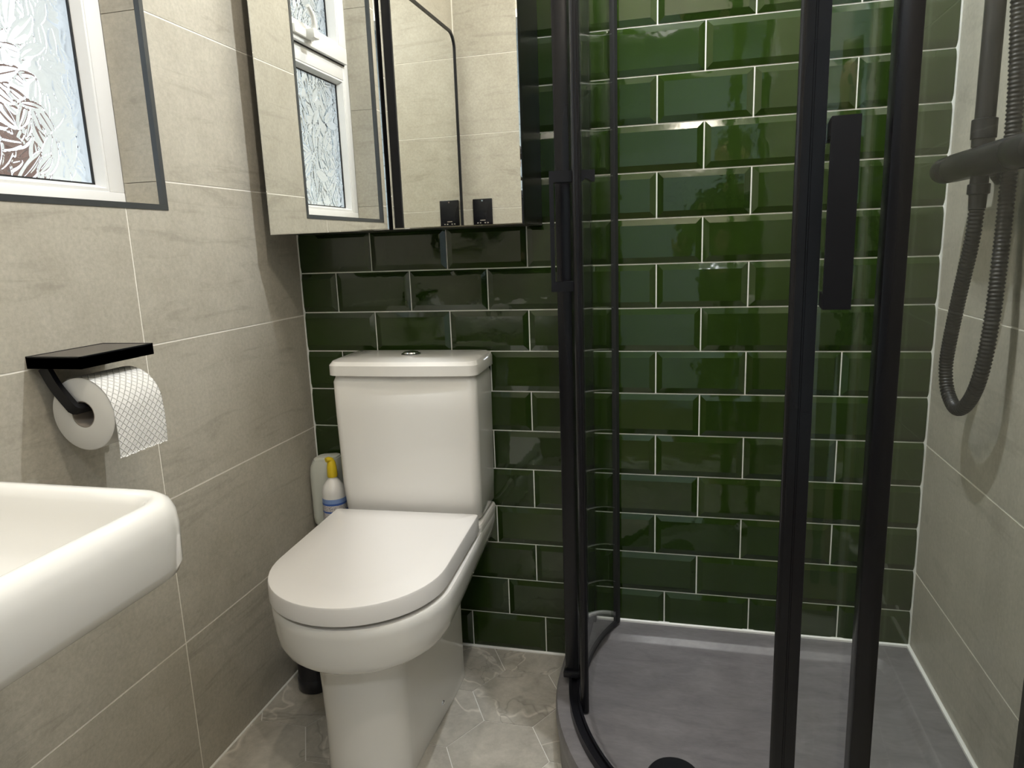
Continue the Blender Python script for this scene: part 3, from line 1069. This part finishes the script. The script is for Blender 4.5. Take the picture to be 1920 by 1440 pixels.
# ================================================================== TOILET ROLL HOLDER AND ROLL
RH = empty('toilet_roll_holder', (0, -0.745, 0.92), 'matt black toilet roll holder with a shelf on the left wall', 'toilet roll holder')
SY0, SY1, SZ0, SZ1, SX = -0.822, -0.672, 0.922, 0.941, 0.102
sh = boxes('shelf', [((0.0005, SY0, SZ0), (SX, SY1, SZ1 - 0.002)), ((0.0005, SY0, SZ0), (SX, SY0 + 0.003, SZ1)), ((0.0005, SY1 - 0.003, SZ0), (SX, SY1, SZ1)),
                     ((SX - 0.003, SY0, SZ0), (SX, SY1, SZ1)), ((0.0005, SY0, SZ0), (0.0035, SY1, SZ1))], M['black'], RH)
box('shelf_inlay', (0.0035, SY0 + 0.003, SZ1 - 0.002), (SX - 0.003, SY1 - 0.003, SZ1 - 0.0008), M['shelf'], sh)
RCX, RCZ, RR = 0.068, 0.846, 0.058
RY0, RY1 = -0.800, -0.697
ax, az = RCX - 0.003, RCZ + 0.0095
arm = smooth_path([(0.020, SY0 + 0.012, SZ0), (0.036, SY0 + 0.012, SZ0 - 0.030), (ax - 0.008, SY0 + 0.012, az + 0.010), (ax - 0.002, SY0 + 0.015, az + 0.001),
                   (ax, SY0 + 0.026, az), (ax, SY0 + 0.06, az), (ax, RY1 + 0.008, az)], 0.004)
def flat_bar(path, hw, ht, upd):
    rings = []
    for i, p in enumerate(path):
        t = (path[min(i + 1, len(path) - 1)] - path[max(i - 1, 0)]).normalized()
        n1 = (upd - t * upd.dot(t)).normalized()
        n2 = t.cross(n1)
        rings.append([tuple(p + n1 * a + n2 * b) for a, b in ((hw, ht), (-hw, ht), (-hw, -ht), (hw, -ht))])
    return rings
loft('arm', flat_bar(arm, 0.0088, 0.0045, Vector((0.8, 0, 0.6))), M['black'], RH, angle=40)

roll = empty('toilet_roll', (RCX, -0.75, RCZ - RR), 'white quilted toilet roll hanging on the black holder', 'toilet roll')
bm = bmesh.new()
n = 56
rr = [(0.0215, RY0 + 0.0005), (RR - 0.002, RY0), (RR, RY0 + 0.0015), (RR, RY1 - 0.0015), (RR - 0.002, RY1), (0.0215, RY1 - 0.0005)]
vr = add_loft(bm, [circle((RCX, y, RCZ), r, n, 'y') for r, y in rr], False, False)
ro = finish(bm, 'paper_roll', M['paper'], roll, smooth=True)
bm = bmesh.new()
add_loft(bm, [circle((RCX, y, RCZ), r, 40, 'y') for r, y in ((0.0215, RY0 + .0008), (0.0200, RY0 + .0008), (0.0200, RY1 - .0008), (0.0215, RY1 - .0008), (0.0215, RY0 + .0008))], False, False)
finish(bm, 'cardboard_core', M['card'], roll, smooth=True)
# loose sheet coming over the top and hanging down in front, with a torn edge
prof = []
for k in range(0, 40):
    a = math.radians(112 - 110 * k / 39)
    prof.append((RCX + (RR + 0.0012) * math.cos(a), RCZ + (RR + 0.0012) * math.sin(a)))
xe, ze = prof[-1]
for k in range(1, 18):
    prof.append((xe + 0.0003 * k - 0.00002 * k * k, ze - 0.0042 * k))
ncol = 40
verts, faces, uvs = [], [], []
for side in (0, 1):
    acc = 0.0
    for i, (px, pz) in enumerate(prof):
        if i:
            acc += math.hypot(px - prof[i - 1][0], pz - prof[i - 1][1])
        for j in range(ncol + 1):
            t = j / ncol
            yy = RY0 - 0.0005 + (RY1 - RY0 + 0.001) * t
            z = pz
            if i == len(prof) - 1:
                z += 0.0005 * math.sin(j * 2.4) + 0.0006 * math.sin(j * 0.9)
            wob = 0.0008 * math.sin(t * 9) * max(0, (i - 38) / 18)
            verts.append((px + wob + (0.0006 if side else 0.0), yy, z))
            uvs.append((yy, acc))
R_, C_ = len(prof), ncol + 1
for side in (0, 1):
    for i in range(R_ - 1):
        for j in range(ncol):
            a = side * R_ * C_ + i * C_ + j
            faces.append((a, a + 1, a + C_ + 1, a + C_))
for i in range(R_ - 1):
    for j in (0, ncol):
        a = i * C_ + j
        faces.append((a, a + C_, a + C_ + R_ * C_, a + R_ * C_))
for i in (0, R_ - 1):
    for j in range(ncol):
        a = i * C_ + j
        faces.append((a, a + 1, a + 1 + R_ * C_, a + R_ * C_))
c = Vector((RCX + RR, -0.75, RCZ))
me = bpy.data.meshes.new('loose_sheet')
me.from_pydata([tuple(Vector(v) - c) for v in verts], [], faces)
ul = me.uv_layers.new(name='UVMap')
for lp in me.loops:
    ul.data[lp.index].uv = uvs[lp.vertex_index]
for p in me.polygons:
    p.use_smooth = True
me.materials.append(M['paper'])
link(bpy.data.objects.new('loose_sheet', me), c, roll)

# ================================================================== BASIN
ba = empty('wash_basin', (0.2, -1.29, 0.70), 'white rectangular ceramic wash basin hung on the left wall', 'basin')
BX, BY0, BY1, BZ = 0.442, -1.575, -1.016, 0.822
def bring(o, z, r, back=None):
    return rrect(0.001 + (o if back is None else back), BX - o, BY0 + o, BY1 - o, (0.012, max(r - o, .02), max(r - o, .02), 0.012), z, 10)
rings = [bring(.050, .728, .10, .001), bring(.014, .731, .075, .0), bring(.004, .738, .065, 0), bring(.001, .748, .062, 0), bring(.0, .790, .062, 0), bring(.002, .806, .062, 0),
         bring(.007, .816, .062, .004), bring(.015, .821, .062, .008), bring(.023, .8215, .062, .07), bring(.030, .8185, .064, .10), bring(.036, .810, .066, .11),
         bring(.042, .795, .07, .115), bring(.060, .755, .10, .13), bring(.085, .733, .14, .15), bring(.13, .7295, .17, .19)]
loft('bowl', rings, M['ceramic'], ba, angle=60)
lathe('waste', (0.245, -1.295, .7296), [(.030, 0), (.030, .002), (.024, .004)], M['chrome'], ba)
loft('trap_cover', [rrect(.002, .20, -1.40, -1.19, .05, z, 6) for z in (.55, .7279)], M['ceramic'], ba)

# ================================================================== SHOWER TRAY
TX0, TY1, AC, TRAD = 0.712, -0.795, (1.257, -0.25), 0.545
def tray_ring(o, z, rc=0.03, n=26):
    r = TRAD - o
    out = [(TX0 + o, -o - 0.0005)]
    for k in range(1, 4):
        out.append((TX0 + o, (-o) + (AC[1] + o) * k / 4))
    for k in range(n + 1):
        a = math.radians(180 + 90 * k / n)
        out.append((AC[0] + r * math.cos(a), AC[1] + r * math.sin(a)))
    for k in range(1, 4):
        out.append((AC[0] + (W - 0.0005 - o - AC[0]) * k / 4, TY1 + o))
    out.append((W - 0.0005 - o, TY1 + o))
    for k in range(1, 4):
        out.append((W - 0.0005 - o, TY1 + o + (-rc - o - TY1 - o) * k / 4))
    for k in range(7):
        a = math.radians(90 * k / 6)
        out.append((W - 0.0005 - o - rc + rc * math.cos(a), -0.0005 - o - rc + rc * math.sin(a)))
    for k in range(1, 4):
        x1, x0 = W - o - rc, TX0 + o
        out.append((x1 + (x0 - x1) * k / 4, -0.0005 - o))
    return [(p[0], p[1], z) for p in out]
tray = empty('shower_tray', (1.1, -0.4, 0), 'slate grey quadrant shower tray with curved front', 'shower tray')
TZ = 0.120
rings = [tray_ring(.010, .078, .002), tray_ring(.002, .080, .002), tray_ring(0, .084, .002), tray_ring(0, .110, .002), tray_ring(.003, .1175, .002), tray_ring(.010, TZ, .002),
         tray_ring(.062, TZ, .035), tray_ring(.067, TZ - .002, .035), tray_ring(.074, TZ - .012, .035), tray_ring(.080, TZ - .0145, .035)]
big = tray_ring(.20, TZ - .019, .035)
rings.append(big)
loft('tray_top', rings, M['slate'], tray, True, True, angle=40)
bm = bmesh.new()
pl = [(p[0], p[1]) for p in tray_ring(.022, 0)[0:34]]
sweep_rect(bm, pl, 0.0, 0.016, 0.001, 0.0785)
finish(bm, 'riser_panel', M['slate'], tray, smooth=True)
lathe('waste_cover', (0.972, -0.513, TZ - .019), [(.050, 0), (.050, .004), (.046, .009), (.030, .011), (.002, .0115)], M['black'], tray, n=40)
strip('tray_joint', [(TX0, -0.004, TZ + 0.001), (W, -0.004, TZ + 0.001)], 0.0062, wall_back)
strip('tray_joint', [(W - 0.002, 0.0, TZ + 0.001), (W - 0.002, TY1, TZ + 0.001)], 0.0055, wall_right)

# ================================================================== SHOWER ENCLOSURE
enc = empty('shower_enclosure', (1.1, -0.5, TZ), 'black framed quadrant shower enclosure with curved sliding glass doors', 'shower enclosure')
GRAD = 0.505
GX, GY = AC[0] - GRAD, AC[1] - GRAD           # 0.752, -0.755
def guide(n=40, e=0.0):
    pts = [(GX, -0.012 - e), (GX, -0.13), (GX, AC[1])]
    for k in range(1, n):
        a = math.radians(180 + 90 * k / n)
        pts.append((AC[0] + GRAD * math.cos(a), AC[1] + GRAD * math.sin(a)))
    pts += [(AC[0], GY), (AC[0] + 0.12, GY), (W - 0.012 - e, GY)]
    return pts
bm = bmesh.new()
sweep_rect(bm, guide(), 0.011, 0.011, TZ + 0.0005, TZ + 0.010)
sweep_rect(bm, guide(), 0.011, -0.006, TZ + 0.0101, TZ + 0.019)
sweep_rect(bm, guide(), -0.006, 0.011, TZ + 0.0101, TZ + 0.019)
finish(bm, 'bottom_track', M['satin'], enc, smooth=True)
GTOP = 2.02
bm = bmesh.new()
sweep_rect(bm, guide(), 0.022, 0.022, GTOP, GTOP + 0.045)
finish(bm, 'top_track', M['satin'], enc, smooth=True)
# wall profiles
box('wall_profile', (GX - 0.018, -0.030, TZ + 0.002), (GX + 0.018, -0.0055, GTOP + 0.045), M['satin'], enc, 0.0015, 1)
box('wall_profile', (W - 0.030, GY - 0.018, TZ + 0.002), (W - 0.0008, GY + 0.018, GTOP + 0.045), M['satin'], enc, 0.0015, 1)
# fixed panes with their posts
box('fixed_pane', (GX - 0.003, -0.262, TZ + 0.022), (GX + 0.003, -0.0302, GTOP), M['glass'], enc)
box('fixed_pane', (1.226, GY - 0.003, TZ + 0.022), (W - 0.0302, GY + 0.003, GTOP), M['glass'], enc)
for lo, hi in (((GX - 0.018, -0.296, TZ + 0.030), (GX + 0.012, -0.262, GTOP)), ((1.203, GY - 0.016, TZ + 0.030), (1.229, GY + 0.014, GTOP))):
    box('post', lo, hi, M['satin'], enc, 0.003, 2)
box('post_foot', (GX - 0.022, -0.302, TZ + 0.020), (GX + 0.016, -0.268, TZ + 0.034), M['satin'], enc, 0.002)
box('post_foot', (1.199, GY - 0.020, TZ + 0.020), (1.233, GY + 0.018, TZ + 0.034), M['satin'], enc, 0.002)

def arc_pts(p0, p1, R, side, n=24):
    """plan points of an arc from p0 to p1 bulging to 'side' (+1 left of travel, -1 right)"""
    a, b = Vector(p0), Vector(p1)
    ch = b - a
    h = math.sqrt(R * R - (ch.length / 2) ** 2)
    nn = Vector((-ch.y, ch.x)).normalized() * side
    c = (a + b) / 2 - nn * h
    a0 = math.atan2(a.y - c.y, a.x - c.x)
    a1 = math.atan2(b.y - c.y, b.x - c.x)
    d = (a1 - a0 + math.pi) % (2 * math.pi) - math.pi
    return [(c.x + R * math.cos(a0 + d * k / n), c.y + R * math.sin(a0 + d * k / n)) for k in range(n + 1)], c

def sliding_door(lead, trail, side, hand_inner):
    pts, c = arc_pts(lead, trail, 0.505, side)
    bm = bmesh.new()
    sweep_rect(bm, pts, 0.003, 0.003, TZ + 0.012, GTOP + 0.002)
    d = finish(bm, 'sliding_door', M['glass'], enc, smooth=True)
    # leading edge profile and trailing seal
    lp, _ = arc_pts(lead, trail, 0.505, side, 60)
    e0 = Vector(lp[0])
    et = (Vector(lp[2]) - e0).normalized()
    en = (e0 - c).normalized()
    sec = [(0.030, -0.0065), (0.030, 0.0065), (0.016, 0.0065), (0.0155, 0.0050), (0.0135, 0.0050), (0.013, 0.0080)]
    sec += [(0.004 - 0.008 * math.sin(k * math.pi / 8) + 0.0, 0.008 * math.cos(k * math.pi / 8)) for k in range(9)]
    sec += [(0.013, -0.0080), (0.0135, -0.0050), (0.0155, -0.0050), (0.016, -0.0065)]
    bm = bmesh.new()
    add_loft(bm, [[((e0 + et * u + en * r).x, (e0 + et * u + en * r).y, z) for u, r in sec] for z in (TZ + 0.004, GTOP)])
    finish(bm, 'edge_profile', M['satin'], d, smooth=True, angle=30)
    bm = bmesh.new()
    sweep_rect(bm, lp[-3:], 0.006, 0.006, TZ + 0.012, GTOP)
    finish(bm, 'trailing_seal', M['rubber'], d)
    bm = bmesh.new()
    sweep_rect(bm, pts, 0.005, 0.005, TZ + 0.0080, TZ + 0.0145)
    finish(bm, 'bottom_seal', M['rubber'], d, smooth=True)
    # flat bar handle standing off the outer face by two returns, with inner end blocks
    q = Vector(lp[8])
    rad = (q - c).normalized()
    tan = (Vector(lp[9]) - Vector(lp[7])).normalized()
    def P(u, r, z):
        v = q + tan * u + rad * r
        return (v.x, v.y, z)
    HZ0, HZ1 = 0.993, 1.213
    bm = bmesh.new()
    for (u0, u1, ra, rb_, za, zb) in ((-0.0155, 0.0155, 0.040, 0.048, HZ0, HZ1), (-0.0155, 0.0155, 0.0032, 0.040, HZ1 - 0.020, HZ1), (-0.0155, 0.0155, 0.0032, 0.040, HZ0, HZ0 + 0.018)):
        add_loft(bm, [[P(u0, ra, z), P(u1, ra, z), P(u1, rb_, z), P(u0, rb_, z)] for z in (za, zb)])
    h = finish(bm, 'handle', M['black'], d)
    bm = bmesh.new()
    add_loft(bm, [[P(-0.0155, r, HZ1 - 0.020 + dz), P(0.0155, r, HZ1 - 0.020 + dz), P(0.0155, r, HZ1), P(-0.0155, r, HZ1)]
                  for r, dz in ((-0.0032, 0.002), (-0.008, 0.0), (-0.014, 0.002), (-0.019, 0.006), (-0.025, 0.003), (-0.030, 0.0), (-0.036, 0.0))])
    finish(bm, 'inner_grip', M['black'], h)
    bm = bmesh.new()
    add_loft(bm, [[P(-0.0155, r, HZ0), P(0.0155, r, HZ0), P(0.0155, r, HZ0 + 0.018), P(-0.0155, r, HZ0 + 0.018)] for r in (-0.0032, -0.008)])
    finish(bm, 'inner_cap', M['black'], h)
    # rollers riding in the tracks
    for k in (6, 52):
        p = lp[k]
        lathe('roller', (p[0], p[1], GTOP + 0.003), [(.012, 0), (.012, .012), (.008, .014)], M['black'], d, n=20)
    return d
sliding_door((0.791, -0.387), (0.826, -0.026), 1, True)
sliding_door((1.113, -0.718), (1.457, -0.662), -1, False)

# ================================================================== SHOWER VALVE, RISER AND HOSE
sv = empty('shower_mixer', (1.447, -0.335, 0.75), 'matt black thermostatic shower mixer with riser and ribbed hose on the right wall', 'shower mixer')
VX, VY, VZ = 1.447, -0.337, 1.190
lathe('valve_body', (VX, VY, VZ), [(.0235, -.120), (.0245, -.118), (.0245, .118), (.0235, .120)], M['black'], sv, 'y', 32)
for s in (-1, 1):
    lathe('control_knob', (VX, VY, VZ), [(.0225, s * .1215), (.0240, s * .1235), (.0235, s * .165), (.0205, s * .183), (.012, s * .187)], M['black'], sv, 'y', 32)
    lathe('wall_flange', (W, VY + s * .075, VZ - .004), [(.031, -.0006), (.031, -.006), (.024, -.012)], M['black'], sv, 'x', 32)
    lathe('inlet_pipe', (W - .0121, VY + s * .075, VZ - .004), [(.017, 0), (.017, -.036)], M['black'], sv, 'x', 24)
lathe('knob_stop', (VX, VY + .172, VZ + .0), [(.004, .012), (.004, .0165)], M['black'], sv, 'y', 12)
lathe('riser_collar', (VX, VY, VZ + .0225), [(.0165, 0), (.0165, .012), (.0185, .0125), (.0185, .042), (.0165, .043)], M['black'], sv, n=28)
lathe('riser_pipe', (VX, VY, VZ + .0655), [(.0148, 0), (.0148, .80)], M['black'], sv, n=28)
lathe('riser_cap', (VX, VY, VZ + .8655), [(.0148, 0), (.0148, .006), (.010, .010)], M['black'], sv, n=28)
lathe('riser_bracket', (W, VY, VZ + .80), [(.024, -.0006), (.024, -.008), (.011, -.010), (.011, -.0455)], M['black'], sv, 'x', 24)
lathe('outlet_nut', (VX, VY, VZ - .0235), [(.0135, 0), (.0135, -.012), (.0165, -.013), (.0165, -.028), (.0135, -.030), (.0125, -.052)], M['black'], sv, n=24)
hp = [(VX, VY, 1.115), (VX + .001, VY + .012, 1.060), (VX + .003, VY + .050, .970), (VX + .006, VY + .087, .880), (VX + .008, VY + .100, .828), (VX + .010, VY + .084, .785),
      (VX + .012, VY + .040, .765), (VX + .014, VY - .006, .792), (VX + .016, VY - .038, .850), (VX + .022, VY - .044, .950), (VX + .030, VY - .030, 1.080), (VX + .034, VY - .020, 1.190), (VX + .032, VY - .020, 1.30), (VX + .022, VY - .022, 1.45), (VX + .006, VY - .035, 1.60), (VX - .030, VY - .045, 1.66)]
path = smooth_path(hp, 0.00165)
rib = [0.0104, 0.0121, 0.0121, 0.0104]
loft('hose', tube_rings(path, lambda i: rib[i % 4], 14), M['black'], sv, angle=70)
# hand shower in its holder higher up the riser
box('handset_holder', (VX - .045, VY - .060, 1.665), (VX + .017, VY + .017, 1.700), M['black'], sv, 0.005)
hs = smooth_path([(VX - .030, VY - .045, 1.662), (VX - .034, VY - .046, 1.72), (VX - .060, VY - .05, 1.82), (VX - .085, VY - .055, 1.88)], 0.01)
loft('handset', tube_rings(hs, lambda i: 0.012 + 0.003 * i / len(hs), 16), M['black'], sv)
loft('spray_head', tube_rings([(VX - .075, VY - .052, 1.900), (VX - .088, VY - .054, 1.893), (VX - .103, VY - .057, 1.884)], lambda i: (0.030, 0.045, 0.043)[i], 28), M['black'], sv)

# ================================================================== PHOTOGRAPHER in the doorway, seen only as a reflection in the glass
skin_m = simple('skin', (0.42, 0.25, 0.18), 0.5)
hair_m = simple('dark_hair', (0.012, 0.009, 0.007), 0.55)
jumper_m = simple('dark_jumper', (0.010, 0.011, 0.013), 0.9)
jeans_m = simple('dark_jeans', (0.015, 0.018, 0.028), 0.85)
shoe_m = simple('black_shoe', (0.010, 0.010, 0.010), 0.5)

def skin_obj(name, nodes, chains, mat, parent, root, sub=2):
    keys = list(nodes)
    idx = {k: i for i, k in enumerate(keys)}
    edges = set()
    for ch in chains:
        for a, b in zip(ch, ch[1:]):
            edges.add((idx[a], idx[b]))
    c = Vector(nodes[root][0])
    me = bpy.data.meshes.new(name)
    me.from_pydata([tuple(Vector(nodes[k][0]) - c) for k in keys], list(edges), [])
    me.materials.append(mat)
    o = bpy.data.objects.new(name, me)
    link(o, c, parent)
    sk = o.modifiers.new('skin', 'SKIN')
    sk.use_smooth_shade = True
    for k in keys:
        v = me.skin_vertices[0].data[idx[k]]
        r = nodes[k][1]
        v.radius = r if isinstance(r, tuple) else (r, r)
        v.use_root = (k == root)
    sb = o.modifiers.new('subdivision', 'SUBSURF')
    sb.levels = sub
    sb.render_levels = sub
    return o

person = empty('person', (1.20, -2.05, 0), 'person in dark jumper holding up a phone in the doorway', 'person')
B = dict(pelvis=((1.22, -2.10, 0.88), .105), waist=((1.215, -2.06, 1.02), .100), chest=((1.21, -1.96, 1.20), .110), neck0=((1.205, -1.87, 1.315), .055),
         neck1=((1.20, -1.83, 1.355), .050), jaw=((1.195, -1.785, 1.385), (.060, .066)), skull=((1.20, -1.79, 1.445), (.074, .092)), crown=((1.205, -1.80, 1.495), (.062, .078)),
         nose=((1.192, -1.690, 1.415), .013), brow=((1.195, -1.715, 1.440), .030),
         shl=((1.055, -1.93, 1.255), .055), ell=((0.975, -1.99, 1.03), .040), wrl=((0.960, -1.775, 1.055), .027), pl=((0.953, -1.735, 1.075), (.030, .018)),
         shr=((1.365, -1.93, 1.255), .055), elr=((1.345, -1.98, 1.03), .040), wrr=((1.175, -1.790, 1.040), .027), pr=((1.130, -1.735, 1.060), (.030, .018)),
         hipl=((1.135, -2.10, 0.84), .085), knl=((1.125, -2.06, 0.46), .055), anl=((1.125, -2.10, 0.09), .036),
         hipr=((1.305, -2.10, 0.84), .085), knr=((1.315, -2.06, 0.46), .055), anr=((1.315, -2.10, 0.09), .036))
chains = [('pelvis', 'waist', 'chest', 'neck0', 'neck1', 'jaw', 'skull', 'crown'), ('jaw', 'brow', 'nose'), ('chest', 'shl', 'ell', 'wrl', 'pl'), ('chest', 'shr', 'elr', 'wrr', 'pr'),
          ('pelvis', 'hipl', 'knl', 'anl'), ('pelvis', 'hipr', 'knr', 'anr')]
# five fingers a hand, curling round the ends of the phone
for side, px_, sg, wx in (('l', 0.953, 1, 'pl'), ('r', 1.130, -1, 'pr')):
    for f in range(4):
        z = 1.098 - 0.019 * f
        ln = (0.9, 1.0, 0.95, 0.75)[f]
        a, b2, c2 = 'f%s%da' % (side, f), 'f%s%db' % (side, f), 'f%s%dc' % (side, f)
        B[a] = ((px_ - sg * 0.012, -1.712, z), .0085)
        B[b2] = ((px_ - sg * 0.004 * ln, -1.690, z), .0080)
        B[c2] = ((px_ + sg * 0.003 * ln, -1.676, z), .0070)
        chains.append((wx, a, b2, c2))
    B['t%sa' % side] = ((px_ + sg * 0.012, -1.722, 1.045), .0100)
    B['t%sb' % side] = ((px_ + sg * 0.030, -1.705, 1.058), .0085)
    chains.append((wx, 't%sa' % side, 't%sb' % side))
body = skin_obj('body', B, chains, skin_m, person, 'pelvis')
J = {k: (B[k][0], (B[k][1] + .016) if not isinstance(B[k][1], tuple) else B[k][1]) for k in ('pelvis', 'waist', 'chest', 'neck0', 'shl', 'ell', 'shr', 'elr')}
J['neck0'] = (B['neck0'][0], .066)
for k, e in (('wrl', 'ell'), ('wrr', 'elr')):
    J[k] = (tuple(Vector(B[e][0]).lerp(Vector(B[k][0]), .9)), .036)
skin_obj('jumper', J, [('pelvis', 'waist', 'chest', 'neck0'), ('chest', 'shl', 'ell', 'wrl'), ('chest', 'shr', 'elr', 'wrr')], jumper_m, person, 'pelvis')
Tn = {k: (B[k][0], B[k][1] + .018) for k in ('pelvis', 'hipl', 'knl', 'anl', 'hipr', 'knr', 'anr')}
skin_obj('jeans', Tn, [('pelvis', 'hipl', 'knl', 'anl'), ('pelvis', 'hipr', 'knr', 'anr')], jeans_m, person, 'pelvis')
Hn = dict(a=((1.20, -1.845, 1.400), .045), b=((1.203, -1.835, 1.450), .072), c=((1.205, -1.800, 1.505), .070), d=((1.20, -1.755, 1.510), .045))
skin_obj('hair', Hn, [('a', 'b', 'c', 'd')], hair_m, person, 'b')
for x in (1.125, 1.315):
    loft('shoe', [rrect(x - w, x + w, -2.015 - l0, -1.99 + l1 - 0.17, .03, z, 5) for z, w, l0, l1 in ((.001, .045, .15, .16), (.03, .047, .15, .16), (.06, .040, .14, .09), (.10, .036, .13, .02))], shoe_m, person)
ph = empty('phone', (1.04, -1.69, 1.045), 'black phone held level in both hands in the doorway', 'phone')
box('phone_body', (0.962, -1.6935, 1.043), (1.116, -1.6855, 1.117), M['satin'], ph, 0.003)
box('camera_bump', (0.966, -1.6854, 1.060), (0.992, -1.6830, 1.112), M['black'], ph, 0.001)

# ================================================================== CEILING SPOTLIGHTS
def downlight(x, y, watts, col, label):
    d = empty('ceiling_spotlight', (x, y, CEIL - 0.006), label, 'light', 'recessed spotlights in the bathroom ceiling')
    bm = bmesh.new()
    add_loft(bm, [circle((x, y, z), r, 36) for r, z in ((.045, CEIL - .0004), (.045, CEIL - .004), (.040, CEIL - .0065), (.029, CEIL - .0065), (.027, CEIL - .003), (.027, CEIL - .0004))], False, False)
    finish(bm, 'bezel', M['gloss'], d, smooth=True)
    lathe('lens', (x, y, CEIL - .0035), [(.0268, 0), (.0268, .003)], M['lens'], d, n=28)
    ld = bpy.data.lights.new('lamp', 'POINT')
    ld.shadow_soft_size = 0.018
    ld.energy = watts
    ld.color = col
    lo = bpy.data.objects.new('lamp', ld)
    link(lo, (x, y, CEIL - 0.030), d)
for args in DOWNLIGHTS:
    downlight(*args)
# added lamp that lights the hallway, where no source is seen
hl = empty('hall_fill_light', (1.2, -2.3, CEIL - 0.12), 'added round white ceiling lamp lighting the hallway, unseen', 'light')
lathe('shade', (1.2, -2.3, CEIL - 0.09), [(.13, .0895), (.14, .07), (.13, .02), (.08, 0)], M['lens' if False else 'white'], hl, n=32)
ld = bpy.data.lights.new('lamp', 'AREA')
ld.shape = 'DISK'
ld.size = 0.24
ld.energy = 11.0
ld.color = (0.93, 0.97, 1.0)
link(bpy.data.objects.new('lamp', ld), (1.2, -2.3, CEIL - 0.10), hl)
